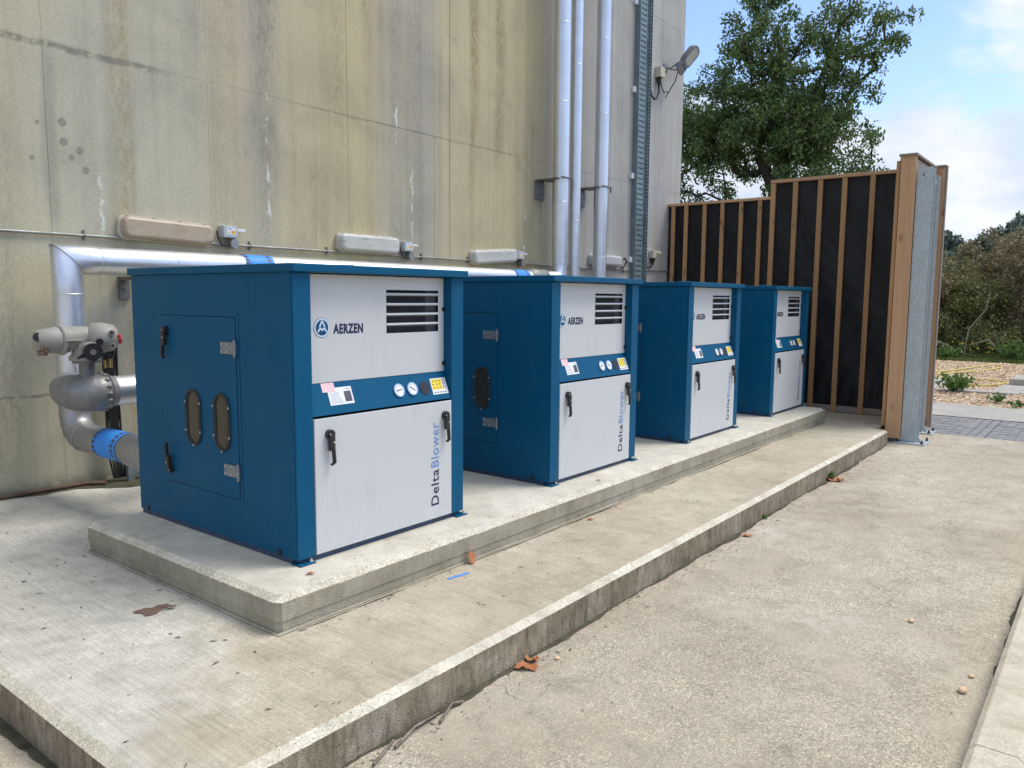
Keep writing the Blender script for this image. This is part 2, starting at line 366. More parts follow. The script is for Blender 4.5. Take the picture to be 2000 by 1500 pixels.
# ground concretes ---------------------------------------------------------
def concrete(name, stops, tint=None, agg=0.5, brushed=0.0, vstreak=0.0, dark=(0.17, 0.155, 0.13), patch=0.9):
    t = NT(name); v = t.coords('World'); g = t.n('ShaderNodeSeparateXYZ'); t.l(v, g.inputs[0])
    a = t.noise(v, patch, 8, 0.68, 0.4)
    col = t.ramp(a, stops)
    if tint:
        col = tint(t, v, g, col)
    b = t.noise(v, 7, 6, 0.7)
    col = t.mix(1.0, col, t.ramp(b, [(0.28, 0.80), (0.5, 1.0), (0.74, 1.13)]), 'MULTIPLY')
    hgt = b
    if agg:
        vo = t.n('ShaderNodeTexVoronoi'); t.l(v, vo.inputs['Vector']); vo.inputs['Scale'].default_value = 150
        sc = t.n('ShaderNodeSeparateColor'); t.l(vo.outputs['Color'], sc.inputs[0])
        spk = t.ramp(sc.outputs[0], [(0.0, 0.48), (0.22, 0.84), (0.8, 1.06), (0.97, 1.65)])
        am = t.rng(t.noise(v, 1.6, 5, 0.6), 0.3, 0.62, 0.25, 1.0)
        col = t.mix(t.math('MULTIPLY', am, agg), col, t.mix(1.0, col, spk, 'MULTIPLY'))
        c2 = t.n('ShaderNodeTexVoronoi'); t.l(v, c2.inputs['Vector']); c2.inputs['Scale'].default_value = 62
        s2 = t.n('ShaderNodeSeparateColor'); t.l(c2.outputs['Color'], s2.inputs[0])
        peb = t.math('MULTIPLY', t.rng(c2.outputs['Distance'], 0.18, 0.3, 1, 0), t.rng(s2.outputs[1], 0.88, 0.94))
        col = t.mix(t.math('MULTIPLY', peb, agg*0.8), col, t.ramp(s2.outputs[2], [(0.0, (0.20, 0.16, 0.12)), (0.5, (0.5, 0.45, 0.37)), (1.0, (0.68, 0.64, 0.56))]))
        hgt = t.math('ADD', b, t.math('MULTIPLY', vo.outputs['Distance'], -0.8))
    if brushed:
        br = t.noise(t.coords('World', (95, 3.5, 1)), 1.0, 6, 0.7)
        col = t.mix(brushed, col, t.mix(1.0, col, t.ramp(br, [(0.3, 0.78), (0.5, 1.0), (0.7, 1.14)]), 'MULTIPLY'))
        hgt = t.math('ADD', hgt, t.math('MULTIPLY', br, 1.6*brushed))
    if vstreak:
        vs_ = t.noise(t.coords('World', (24, 24, 5)), 1.0, 8, 0.78, 0.5)
        col = t.mix(vstreak, col, t.mix(1.0, col, t.ramp(vs_, [(0.32, (0.42, 0.37, 0.29)), (0.5, 1.0), (0.68, (1.45, 1.46, 1.46))]), 'MULTIPLY'))
    if vstreak or name.startswith('chamfer'):
        ah = t.rng(t.voro(v, 30), 0.10, 0.16, 1, 0)
        col = t.mix(t.math('MULTIPLY', t.math('MULTIPLY', ah, t.rng(t.noise(v, 6, 3), 0.5, 0.58)), 0.8), col, (0.07, 0.06, 0.045))
    st = t.math('MULTIPLY', t.rng(t.noise(v, 2.6, 7, 0.75, 0.8), 0.6, 0.76), 0.38)
    col = t.mix(st, col, dark)
    sd_ = t.rng(t.voro(v, 6.5), 0.018, 0.034, 1, 0)
    col = t.mix(t.math('MULTIPLY', t.math('MULTIPLY', sd_, t.rng(t.noise(v, 1.9, 2), 0.5, 0.56)), 0.7), col, (0.07, 0.06, 0.045))
    if name.startswith('road'):
        wob = t.n('ShaderNodeVectorMath', operation='ADD'); nz = t.n('ShaderNodeTexNoise'); t.l(v, nz.inputs['Vector']); nz.inputs['Scale'].default_value = 2.0; nz.inputs['Detail'].default_value = 6
        t.l(v, wob.inputs[0]); t.l(nz.outputs['Color'], wob.inputs[1])
        ck = t.voro(wob.outputs[0], 0.33, 'DISTANCE_TO_EDGE')
        cm_ = t.math('MULTIPLY', t.rng(ck, 0.0005, 0.0016, 1, 0), t.rng(t.noise(v, 0.5, 2), 0.52, 0.58))
        col = t.mix(t.math('MULTIPLY', cm_, 0.5), col, (0.10, 0.085, 0.06))
        dp = t.rng(t.noise(v, 0.55, 9, 0.7, 0.5), 0.53, 0.66)
        col = t.mix(t.math('MULTIPLY', dp, 0.45), col, t.mix(1.0, col, (0.66, 0.63, 0.58), 'MULTIPLY'))
        lp = t.rng(t.noise(t.coords('World', (1, 1, 1)), 1.25, 9, 0.75, 0.3), 0.57, 0.70)
        col = t.mix(t.math('MULTIPLY', lp, 0.5), col, (0.60, 0.565, 0.49))
    t.bump(hgt, 0.5, 0.006)
    return t.set(col, 0.9)
def slab_tint(t, v, g, col):
    # pale grey laitance on the left half, tan weathering along the front walkway
    n = t.noise(v, 1.7, 6, 0.7)
    k = t.math('ADD', t.math('MULTIPLY', g.outputs['X'], -1.0), t.math('MULTIPLY', g.outputs['Y'], 0.8))
    k = t.math('ADD', k, t.math('MULTIPLY', t.math('SUBTRACT', n, 0.5), 1.5))
    m = t.rng(k, 0.05, 0.75)
    return t.mix(m, col, t.ramp(n, [(0.3, (0.47, 0.45, 0.385)), (0.7, (0.62, 0.595, 0.525))]))
MAT['slab'] = concrete('walkway_concrete', [(0.3, (0.385, 0.32, 0.225)), (0.5, (0.475, 0.41, 0.305)), (0.7, (0.56, 0.50, 0.395))], slab_tint, 0.42, 0.9)
MAT['road'] = concrete('road_concrete', [(0.3, (0.345, 0.295, 0.22)), (0.48, (0.43, 0.375, 0.29)), (0.62, (0.50, 0.445, 0.355)), (0.75, (0.60, 0.555, 0.465))], None, 0.9, 0.0, patch=0.75)
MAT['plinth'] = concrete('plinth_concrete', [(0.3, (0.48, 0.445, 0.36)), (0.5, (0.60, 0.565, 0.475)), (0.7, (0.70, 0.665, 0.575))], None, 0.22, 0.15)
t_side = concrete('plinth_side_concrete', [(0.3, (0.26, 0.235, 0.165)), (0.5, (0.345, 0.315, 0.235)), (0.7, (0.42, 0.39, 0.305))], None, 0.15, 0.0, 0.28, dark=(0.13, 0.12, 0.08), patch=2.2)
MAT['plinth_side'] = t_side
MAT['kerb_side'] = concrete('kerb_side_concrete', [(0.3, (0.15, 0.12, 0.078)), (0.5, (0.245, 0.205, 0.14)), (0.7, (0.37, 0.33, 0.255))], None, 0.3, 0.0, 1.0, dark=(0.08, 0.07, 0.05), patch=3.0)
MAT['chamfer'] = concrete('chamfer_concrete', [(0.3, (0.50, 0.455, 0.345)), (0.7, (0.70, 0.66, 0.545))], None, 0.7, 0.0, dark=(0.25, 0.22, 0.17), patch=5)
MAT['rightkerb'] = concrete('kerbstone_concrete', [(0.3, (0.44, 0.38, 0.28)), (0.5, (0.55, 0.49, 0.385)), (0.7, (0.63, 0.575, 0.47))], None, 0.4, 0.0, dark=(0.42, 0.26, 0.12), patch=4)
MAT['path'] = concrete('path_concrete', [(0.3, (0.33, 0.31, 0.27)), (0.7, (0.46, 0.44, 0.40))], None, 0.4)
MAT['paver'] = simple('grey_paver', (0.19, 0.19, 0.195), (0.28, 0.28, 0.28), 9, 0.85, 0, 0.4, 60, 'World')
MAT['joint'] = simple('paver_joint_sand', (0.06, 0.06, 0.06), (0.11, 0.105, 0.10), 30, 0.95, 0, 0.3, 60, 'World')
t = NT('gravel_bed'); v = t.coords('World')
vo = t.n('ShaderNodeTexVoronoi'); t.l(v, vo.inputs['Vector']); vo.inputs['Scale'].default_value = 24
sc = t.n('ShaderNodeSeparateColor'); t.l(vo.outputs['Color'], sc.inputs[0])
gc = t.ramp(sc.outputs[0], [(0.0, (0.26, 0.16, 0.09)), (0.3, (0.50, 0.34, 0.20)), (0.65, (0.68, 0.51, 0.34)), (1.0, (0.76, 0.66, 0.52))])
gc = t.mix(t.rng(vo.outputs['Distance'], 0.5, 0.8), gc, (0.09, 0.06, 0.04))
t.bump(t.math('MULTIPLY', vo.outputs['Distance'], -1.0), 0.9, 0.03)
MAT['gravel'] = t.set(gc, 0.9)
t = NT('pebble'); gi = t.n('ShaderNodeNewGeometry')
MAT['pebble'] = t.set(t.ramp(gi.outputs['Random Per Island'], [(0.0, (0.30, 0.19, 0.10)), (0.3, (0.54, 0.37, 0.22)), (0.65, (0.72, 0.54, 0.36)), (1.0, (0.80, 0.70, 0.55))]), 0.85)
MAT['earth'] = simple('earth', (0.07, 0.075, 0.03), (0.13, 0.12, 0.06), 2, 0.95, 0, 0.4, 20, 'World')
MAT['terrain'] = simple('far_grass_field', (0.06, 0.085, 0.025), (0.10, 0.12, 0.045), 0.4, 0.95, 0, 0.4, 8, 'World')

def leafmat(name, stops, trans=0.25):
    t = NT(name); gi = t.n('ShaderNodeNewGeometry')
    v = t.coords('World'); cl = t.noise(v, 0.8, 3)
    f = t.math('ADD', t.math('MULTIPLY', gi.outputs['Random Per Island'], 0.65), t.math('MULTIPLY', cl, 0.5))
    col = t.ramp(f, stops)
    t.set(col, 0.55)
    tr = t.n('ShaderNodeBsdfTranslucent'); t.l(col, tr.inputs[0])
    ms = t.n('ShaderNodeMixShader'); ms.inputs[0].default_value = trans
    t.l(t.b.outputs[0], ms.inputs[1]); t.l(tr.outputs[0], ms.inputs[2])
    out = [n for n in t.t.nodes if n.type == 'OUTPUT_MATERIAL'][0]
    t.l(ms.outputs[0], out.inputs[0])
    return t.m
MAT['leaf'] = leafmat('ash_leaves', [(0.1, (0.05, 0.105, 0.036)), (0.5, (0.10, 0.185, 0.05)), (0.75, (0.155, 0.22, 0.06)), (1.0, (0.23, 0.24, 0.08))])
MAT['leaf_brown'] = leafmat('thicket_leaves', [(0.1, (0.105, 0.09, 0.045)), (0.5, (0.21, 0.175, 0.09)), (1.0, (0.33, 0.27, 0.15))])
MAT['leaf_olive'] = leafmat('olive_leaves', [(0.1, (0.10, 0.115, 0.036)), (0.5, (0.19, 0.205, 0.07)), (1.0, (0.31, 0.30, 0.115))])
MAT['leaf_conifer'] = leafmat('conifer_needles', [(0.1, (0.08, 0.13, 0.105)), (0.5, (0.14, 0.19, 0.145)), (1.0, (0.2, 0.25, 0.18))], 0.1)
MAT['leaf_weed'] = leafmat('weed_leaves', [(0.1, (0.05, 0.12, 0.022)), (0.5, (0.09, 0.19, 0.04)), (1.0, (0.16, 0.27, 0.07))])
MAT['grass'] = leafmat('grass_blades', [(0.1, (0.07, 0.105, 0.022)), (0.5, (0.13, 0.175, 0.04)), (1.0, (0.22, 0.23, 0.075))])
MAT['flower'] = simple('yellow_flower', (0.7, 0.55, 0.03), (0.8, 0.65, 0.05), 9, 0.6)
MAT['bark'] = simple('grey_bark', (0.035, 0.028, 0.02), (0.075, 0.062, 0.047), 5, 0.9, 0, 0.6, 14, 'World', (3, 3, 0.7))
MAT['deadwood'] = simple('dead_stems', (0.2, 0.16, 0.11), (0.33, 0.28, 0.2), 5, 0.9, 0, 0.3, 14, 'World')
MAT['dry_leaf'] = simple('dry_orange_leaf', (0.30, 0.10, 0.035), (0.48, 0.19, 0.08), 30, 0.7, 0, 0.3, 80)
MAT['brown_patch'] = simple('brown_dried_patch', (0.14, 0.08, 0.06), (0.24, 0.15, 0.12), 30, 0.9, 0, 0.4, 80, 'World')
MAT['moss'] = simple('dark_moss', (0.035, 0.035, 0.018), (0.11, 0.10, 0.06), 14, 0.98, 0, 0.6, 60, 'World')
MAT['hose'] = simple('yellow_hose', (0.60, 0.50, 0.10), (0.70, 0.60, 0.16), 8, 0.5)
MAT['twig'] = simple('twig', (0.09, 0.065, 0.045), (0.32, 0.28, 0.23), 20, 0.9, 0, 0.2, 80)

# ------------------------------------------------------------------ mesh helpers
class MB:
    def __init__(s): s.v = []; s.f = []; s.sm = []; s.mi = []; s.cur = 0
    def add(s, verts, faces, smooth=False, M=None):
        o = len(s.v)
        for p in verts:
            p = Vector(p)
            if M is not None: p = M @ p
            s.v.append(tuple(p))
        for f in faces:
            s.f.append(tuple(i+o for i in f)); s.sm.append(smooth); s.mi.append(s.cur)
        return s
    def box(s, x0, y0, z0, x1, y1, z1, M=None):
        v = [(x0, y0, z0), (x1, y0, z0), (x1, y1, z0), (x0, y1, z0), (x0, y0, z1), (x1, y0, z1), (x1, y1, z1), (x0, y1, z1)]
        return s.add(v, [(0, 3, 2, 1), (4, 5, 6, 7), (0, 1, 5, 4), (1, 2, 6, 5), (2, 3, 7, 6), (3, 0, 4, 7)], False, M)
    def loft(s, rings, cap0=True, cap1=True, smooth=True, closed=True, M=None):
        n = len(rings[0]); v = [p for r in rings for p in r]; f = []
        for i in range(len(rings)-1):
            for j in range(n if closed else n-1):
                k = (j+1) % n
                f.append((i*n+j, i*n+k, (i+1)*n+k, (i+1)*n+j))
        s.add(v, f, smooth, M)
        if cap0: s.add(rings[0], [tuple(range(n-1, -1, -1))], False, M)
        if cap1: s.add(rings[-1], [tuple(range(n))], False, M)
        return s
    def cyl(s, p0, p1, r0, r1=None, n=16, caps=True, smooth=True):
        p0, p1 = Vector(p0), Vector(p1); d = (p1-p0).normalized()
        r1 = r0 if r1 is None else r1
        a = d.orthogonal().normalized(); b = d.cross(a)
        ring = lambda p, r: [p + a*(r*cos(2*pi*i/n)) + b*(r*sin(2*pi*i/n)) for i in range(n)]
        return s.loft([ring(p0, r0), ring(p1, r1)], caps, caps, smooth)
    def tube(s, pts, r, n=12, caps=True, smooth=True):
        """path with mitred corners; r is a number or a list"""
        pts = [Vector(p) for p in pts]; rings = []
        rs = r if isinstance(r, (list, tuple)) else [r]*len(pts)
        d0 = (pts[1]-pts[0]).normalized(); a = d0.orthogonal().normalized()
        for i, p in enumerate(pts):
            din = (pts[i]-pts[i-1]).normalized() if i else d0
            dout = (pts[i+1]-pts[i]).normalized() if i < len(pts)-1 else din
            a = (a - din*a.dot(din)).normalized(); b = din.cross(a)
            nrm = (din+dout)
            nrm = nrm.normalized() if nrm.length > 1e-6 else din
            ring = []
            for k in range(n):
                q = a*(rs[i]*cos(2*pi*k/n)) + b*(rs[i]*sin(2*pi*k/n))
                den_ = din.dot(nrm)
                q = q - din*(q.dot(nrm)/den_ if abs(den_) > 1e-3 else 0)
                ring.append(p+q)
            rings.append(ring)
            rot = din.rotation_difference(dout); a = rot @ a
        return s.loft(rings, caps, caps, smooth)
    def poly_prism(s, pts, vec, smooth=False):
        """extrude a planar polygon (3D pts) along vec"""
        n = len(pts); p = [Vector(q) for q in pts]; vv = Vector(vec)
        return s.add(p+[q+vv for q in p], [tuple(range(n-1, -1, -1)), tuple(range(n, 2*n))]+[(i, (i+1) % n, n+(i+1) % n, n+i) for i in range(n)], smooth)
    def grid(s, fn, nu, nv, smooth=True):
        v = [fn(i/nu, j/nv) for j in range(nv+1) for i in range(nu+1)]
        f = [(j*(nu+1)+i, j*(nu+1)+i+1, (j+1)*(nu+1)+i+1, (j+1)*(nu+1)+i) for j in range(nv) for i in range(nu)]
        return s.add(v, f, smooth)
    def sphere(s, c, r, n=10, m=7, sc=(1, 1, 1)):
        c = Vector(c); rings = []
        for i in range(m+1):
            th = pi*i/m
            rr = max(1e-4, r*sin(th))
            rings.append([c+Vector((rr*cos(2*pi*k/n)*sc[0], rr*sin(2*pi*k/n)*sc[1], -r*cos(th)*sc[2])) for k in range(n)])
        return s.loft(rings, True, True, True)
    def mesh(s, name, fix=True):
        me = bpy.data.meshes.new(name)
        me.from_pydata(s.v, [], s.f)
        me.polygons.foreach_set('use_smooth', s.sm)
        me.polygons.foreach_set('material_index', s.mi)
        if fix:
            bm = bmesh.new(); bm.from_mesh(me); bmesh.ops.recalc_face_normals(bm, faces=bm.faces); bm.to_mesh(me); bm.free()
        me.update()
        return me
    def build(s, name, mat, parent=None, bevel=0.0, fix=True, seg=2):
        me = s.mesh(name, fix)
        for m in (mat if isinstance(mat, (list, tuple)) else [mat]):
            me.materials.append(MAT[m])
        return link(name, me, parent, bevel, seg)

def link(name, me, parent=None, bevel=0.0, seg=2):
    o = bpy.data.objects.new(name, me); C.objects.link(o)
    if parent is not None: o.parent = parent
    if bevel:
        b = o.modifiers.new('bevel', 'BEVEL'); b.width = bevel; b.segments = seg; b.limit_method = 'ANGLE'; b.angle_limit = radians(40)
    return o
def tag(o, label=None, cat=None, group=None, kind=None):
    if label: o['label'] = label
    if cat: o['category'] = cat
    if group: o['group'] = group
    if kind: o['kind'] = kind
    return o
def thing(name, label, cat, loc=(0, 0, 0), group=None):
    o = bpy.data.objects.new(name, None); C.objects.link(o)
    o.location = loc; o.empty_display_size = 0.1
    return tag(o, label, cat, group)
class World_MB(MB):
    """collects world coordinates and is built under a parent that stands at `org`"""
    def __init__(s, org): super().__init__(); s.o = Vector(org)
    def mesh(s, name, fix=True):
        s.v = [tuple(Vector(p)-s.o) for p in s.v]
        return super().mesh(name, fix)
def copy_tree(o, parent=None):
    c = o.copy(); C.objects.link(c)
    if parent is not None: c.parent = parent
    for ch in list(o.children): copy_tree(ch, c)
    return c
def rrect(w, h, r, n=5):
    pts = []
    for cx, cy, a0 in ((w/2-r, h/2-r, 0), (-w/2+r, h/2-r, 90), (-w/2+r, -h/2+r, 180), (w/2-r, -h/2+r, 270)):
        for i in range(n+1):
            a = radians(a0+90*i/n); pts.append((cx+r*cos(a), cy+r*sin(a)))
    return pts
def text_mesh(body, bold=0.0, spacing=1.0):
    cu = bpy.data.curves.new('lettering', 'FONT'); cu.body = body; cu.size = 1.0; cu.offset = bold
    cu.space_character = spacing; cu.resolution_u = 3
    o = bpy.data.objects.new('lettering', cu); C.objects.link(o)
    dg = bpy.context.evaluated_depsgraph_get(); dg.update()
    me = bpy.data.meshes.new_from_object(o.evaluated_get(dg))
    bpy.data.objects.remove(o); bpy.data.curves.remove(cu)
    return me
def lettering(body, mat, parent, u0, u1, w0, w1, mapf, bold=0.0, spacing=1.0, name='lettering'):
    """fit text: along-axis u0..u1, cap-height axis w0..w1; mapf(u, w) -> 3D point"""
    me = text_mesh(body, bold, spacing)
    co = np.empty(len(me.vertices)*3); me.vertices.foreach_get('co', co); co = co.reshape(-1, 3)
    x0, x1 = co[:, 0].min(), co[:, 0].max()
    hcap = text_cap
    out = [mapf(u0+(p[0]-x0)/(x1-x0)*(u1-u0), w0+p[1]/hcap*(w1-w0)) for p in co]
    me.vertices.foreach_set('co', np.array(out, dtype=float).ravel())
    me.materials.clear(); me.materials.append(MAT[mat])
    me.update()
    return link(name, me, parent)
_m = text_mesh('E'); _c = np.empty(len(_m.vertices)*3); _m.vertices.foreach_get('co', _c); text_cap = _c.reshape(-1, 3)[:, 1].max()

def seg_quads(name, cen, ax, bx, mat, parent=None, extra=None):
    """many diamond-shaped leaves as one mesh"""
    n = len(cen)
    v = np.empty((n, 4, 3)); v[:, 0] = cen-ax; v[:, 1] = cen-bx+0.15*ax; v[:, 2] = cen+ax; v[:, 3] = cen+bx+0.15*ax
    me = bpy.data.meshes.new(name)
    me.vertices.add(n*4); me.vertices.foreach_set('co', v.ravel())
    me.loops.add(n*4); me.loops.foreach_set('vertex_index', np.arange(n*4, dtype=np.int32))
    me.polygons.add(n); me.polygons.foreach_set('loop_start', np.arange(0, n*4, 4, dtype=np.int32))
    me.polygons.foreach_set('loop_total', np.full(n, 4, dtype=np.int32))
    me.update(calc_edges=True); me.validate()
    me.materials.append(MAT[mat])
    return link(name, me, parent)
def leaves(name, centers, per, spread, size, mat, parent=None, droop=0.3, squash=0.8, aspect=0.45):
    cen = np.repeat(centers, per, axis=0)
    n = len(cen)
    d = rng.normal(size=(n, 3)); d /= np.linalg.norm(d, axis=1)[:, None]
    rad = spread*(rng.random(n)**0.45)
    off = d*rad[:, None]; off[:, 2] *= squash
    cen = cen+off
    ax = rng.normal(size=(n, 3)); ax[:, 2] -= droop*1.5; ax /= np.linalg.norm(ax, axis=1)[:, None]
    q = rng.normal(size=(n, 3)); bx = np.cross(ax, q); bx /= np.linalg.norm(bx, axis=1)[:, None]
    sz = size*(0.65+0.7*rng.random(n))
    return seg_quads(name, cen, ax*sz[:, None]/2, bx*(sz*aspect)[:, None]/2, mat, parent)

ZS = -0.176      # raised slab top
ZR = -0.356      # road top
# ------------------------------------------------------------------ setting: ground
def sheet(name, x0, y0, x1, y1, z, mat, kind='structure', nx=1):
    o = MB().grid(lambda a, b: (x0+(x1-x0)*a, y0+(y1-y0)*b, z), nx, nx, False).build(name, mat)
    return tag(o, kind=kind)
sheet('terrain', -500, -500, 700, 500, ZR-0.03, 'terrain')
sheet('road', -14, -2.95, 9.1, 3.5, ZR, 'road')
sheet('verge', -14, -14, 9.1, -3.12, ZR-0.005, 'gravel')
sheet('gravel_ground', 12.66, -9, 23.6, 9, ZR-0.004, 'gravel')
sheet('grass_ground', 23.55, -14, 60, 40, ZR-0.008, 'earth')
sheet('path', 11.0, -9, 12.68, 3.0, ZR+0.0, 'path')
sheet('paving_bed', 9.08, -9, 11.02, 3.0, ZR-0.022, 'joint')

# raised slab with chamfered edge (front and left)
mb = MB()
kx, ky, yw = -1.275, -1.078, 3.424
ch = 0.04; cz_ = 0.024
xe = 7.76
er = random.Random(77)
def chipped(a, b, step=.022):
    n_ = max(2, int((b-a)/step)); out = []
    chip = 0.0
    for i in range(n_+1):
        if er.random() < .02: chip = er.uniform(.004, .013)
        chip *= .6
        out.append((a+(b-a)*i/n_, er.gauss(0, .0013)+chip, er.gauss(0, .0006)+chip*.45))
    return out
fe = chipped(kx+ch, xe); le = chipped(ky+ch, yw)
ft_ = [(x, ky+ch+d, ZS) for x, d, e in fe]; fb_ = [(x if i else kx, ky+e*.4, ZS-cz_-e) for i, (x, d, e) in enumerate(fe)]
lt_ = [(kx+ch+d, y, ZS) for y, d, e in le]; lb_ = [(kx+e*.4, y if i else ky, ZS-cz_-e) for i, (y, d, e) in enumerate(le)]
lt_[0] = ft_[0]; lb_[0] = fb_[0]
mb.cur = 0; mb.add(ft_+[(xe, -0.94, ZS), (10.9, -0.94, ZS), (10.9, yw, ZS)]+lt_[:0:-1], [tuple(range(len(ft_)+3+len(lt_)-1))])
def strip(lo, hi, flip=False):
    n_ = len(lo); f = [(i, i+1, n_+i+1, n_+i) for i in range(n_-1)]
    mb.add(lo+hi, [q[::-1] for q in f] if flip else f)
mb.cur = 1; strip(fb_, ft_); strip(lb_, lt_, True)
mb.cur = 2
strip([(p[0], ky, ZR-.05) for p in fb_], fb_); strip([(kx, p[1], ZR-.05) for p in lb_], lb_, True)
mb.add([(xe, ky, ZR-.05), (xe, -0.94, ZR-.05), (xe, -0.94, ZS), (xe, ky+ch, ZS), (xe, ky, ZS-cz_)], [(0, 1, 2, 3, 4)])
mb.add([(xe, -0.94, ZR-.05), (10.9, -0.94, ZR-.05), (10.9, -0.94, ZS), (xe, -0.94, ZS)], [(0, 1, 2, 3)])
mb.add([(10.9, -0.94, ZR-.05), (10.9, yw, ZR-.05), (10.9, yw, ZS), (10.9, -0.94, ZS)], [(0, 1, 2, 3)])
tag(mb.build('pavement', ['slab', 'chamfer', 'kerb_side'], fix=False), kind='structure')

# machine plinth: chamfered top edge, chamfered corner, cast step near its foot
pl = thing('concrete_plinth', 'long pale concrete plinth carrying the four blue and white cabinets', 'plinth', (3.8, 0.66, ZS))
x0, y0, x1, y1 = -0.330, -0.2855, 7.96, 1.62
def outline(i, c=0.024):
    return [(x0+i, y1), (x0+i, y0+i+c), (x0+i+c, y0+i), (x1-i-c*0.6, y0+i), (x1-i, y0+i+c*0.6), (x1-i, y1)]
def dense(i, z, jit=0.0, jz=0.0, seed=1):
    r_ = random.Random(seed); o_ = outline(i); out = []; chip = 0.0
    for a, b in zip(o_[:-1], o_[1:]):
        L_ = math.dist(a, b); n_ = max(1, int(L_/.022)) if a != o_[4] else 8
        nx_, ny_ = (b[1]-a[1])/L_, -(b[0]-a[0])/L_
        for k in range(n_):
            if r_.random() < .025: chip = r_.uniform(.004, .012)
            chip *= .6
            d = (r_.gauss(0, jit)-chip*(jit > 0)) if 0 < k else 0
            f = k/n_
            out.append((a[0]+(b[0]-a[0])*f-nx_*d*-1, a[1]+(b[1]-a[1])*f-ny_*d*-1, z+r_.gauss(0, jz)-chip*.5*(jz > 0)))
    out.append((*o_[-1], z))
    return out
mb = World_MB((3.8, 0.66, ZS))
r0 = dense(0.006, ZS+0.001); r1 = dense(0.006, -0.119); r2 = dense(0.0, -0.114, 0, .0007, 3); r3 = dense(0.0, -0.024, 0, .0009, 4); r4 = dense(0.034, 0.0, .002, 0, 5)
for a, b, m in ((r0, r1, 1), (r1, r2, 1), (r2, r3, 1), (r3, r4, 2)):
    mb.cur = m; mb.loft([a, b], False, False, False)
mb.cur = 0; mb.add(r4, [tuple(range(len(r4)))])
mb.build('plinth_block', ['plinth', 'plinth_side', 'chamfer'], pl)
mb = World_MB((3.8, 0.66, ZS))
def fillet(a, b):
    x = x0-0.0+(x1-x0)*a
    return (x, y0-0.001-0.010*b*(0.6+0.5*sin(x*3.1)*cos(x*7.7)), ZS+0.009*(1-b)+0.0045)
mb.grid(fillet, 120, 2)
def fillet2(a, b):
    y = y0+(y1-y0)*a
    return (x0-0.001-0.010*b*(0.6+0.5*sin(y*4.1+1)*cos(y*8.7)), y, ZS+0.009*(1-b)+0.0045)
mb.grid(fillet2, 60, 2)
mb.build('mortar_fillet', 'plinth_side', pl)

# kerb on the right of the road
kr = thing('kerb_stone_run', 'pale rust stained concrete kerb along the right edge of the road', 'kerb', (2, -3.0, ZR))
xx = -4.0; k = 0
while xx < 9.0:
    L = 2.4
    xb = min(xx+L-0.006, 9.06)
    mb = World_MB((2, -3.0, ZR))
    prof = [(-2.90-0.0, -0.06), (-2.90, 0.10), (-2.925, 0.122), (-3.055, 0.122), (-3.095, 0.085), (-3.14, -0.06)]
    mb.loft([[(xx, p[0], ZR+p[1]) for p in prof], [(xb, p[0], ZR+p[1]) for p in prof]], True, True, False)
    mb.build('kerb_stone', 'rightkerb', kr, 0.004)
    xx += L

# block paving, laid in rows with one band of upright rows
pv = thing('block_paving', 'dark grey block paving strip across the road end beyond the steel columns', 'paving', (10.05, -1.8, ZR))
def brick_mesh(lx, ly):
    m = MB().box(-lx/2+0.004, -ly/2+0.004, -0.03, lx/2-0.004, ly/2-0.004, 0.0)
    me = m.mesh('brick'); me.materials.append(MAT['paver']); return me
bm_y = brick_mesh(0.103, 0.206); bm_x = brick_mesh(0.206, 0.103)
rest = World_MB((10.05, -1.8, ZR))
cnt = 0
def put_brick(me, x, y, lx, ly):
    global cnt
    z = ZR-0.003+random.uniform(-0.003, 0.003)
    if -2.75 < y < -1.0 and cnt < 290:
        o = bpy.data.objects.new('brick', me); C.objects.link(o); o.parent = pv
        o.location = (x-10.05, y+1.8, z-ZR); o.rotation_euler.x = random.uniform(-.012, .012); cnt += 1
    else:
        rest.box(x-lx/2+.004, y-ly/2+.004, z-.03, x+lx/2-.004, y+ly/2-.004, z)
for i in range(18):
    x = 9.135+i*0.1045
    off = 0.103 if i % 2 else 0.0
    y = -1.62-0.105+off
    yy = -1.72
    for j in range(0, 22):
        y = -1.61+0.103+j*0.208+off
        if y < 2.6: put_brick(bm_y, x, y, .103, .206)
        y2 = -1.93-0.103-j*0.208-off
        if y2 > -8.5 and j < 16: put_brick(bm_y, x, y2, .103, .206)
    if off:
        put_brick(brick_mesh(.103, .103), x, -1.61+.05, .103, .103); put_brick(brick_mesh(.103, .103), x, -1.93-.05, .103, .103)
for i in range(9):
    for j in range(3):
        put_brick(bm_x, 9.187+i*0.209, -1.66-j*0.1055, .206, .103)
tag(rest.build('brick_field', 'paver', pv), kind='stuff')

# loose pebbles on the gravel
n = 9000
cx_ = 12.7+10.8*rng.random(n)**0.9; cy_ = -4.2+7.2*rng.random(n)
V = []; F = []
oct_v = np.array([(1, 0, 0), (-1, 0, 0), (0, 1, 0), (0, -1, 0), (0, 0, .7), (0, 0, -.7)])
oct_f = [(0, 2, 4), (2, 1, 4), (1, 3, 4), (3, 0, 4), (2, 0, 5), (1, 2, 5), (3, 1, 5), (0, 3, 5)]
sz = 0.014+0.022*rng.random(n)
for i in range(n):
    a = rng.random()*6.28; ca, sa = cos(a), sin(a)
    o = len(V)
    for p in oct_v:
        q = p*sz[i]*np.array([1.3, 0.9, 1])
        V.append((cx_[i]+q[0]*ca-q[1]*sa, cy_[i]+q[0]*sa+q[1]*ca, ZR+0.004+q[2]))
    F += [tuple(j+o for j in f) for f in oct_f]
me = bpy.data.meshes.new('gravel'); me.from_pydata(V, [], F); me.materials.append(MAT['pebble'])
tag(link('gravel', me), 'orange brown gravel spread beyond the paving', 'gravel', kind='stuff')

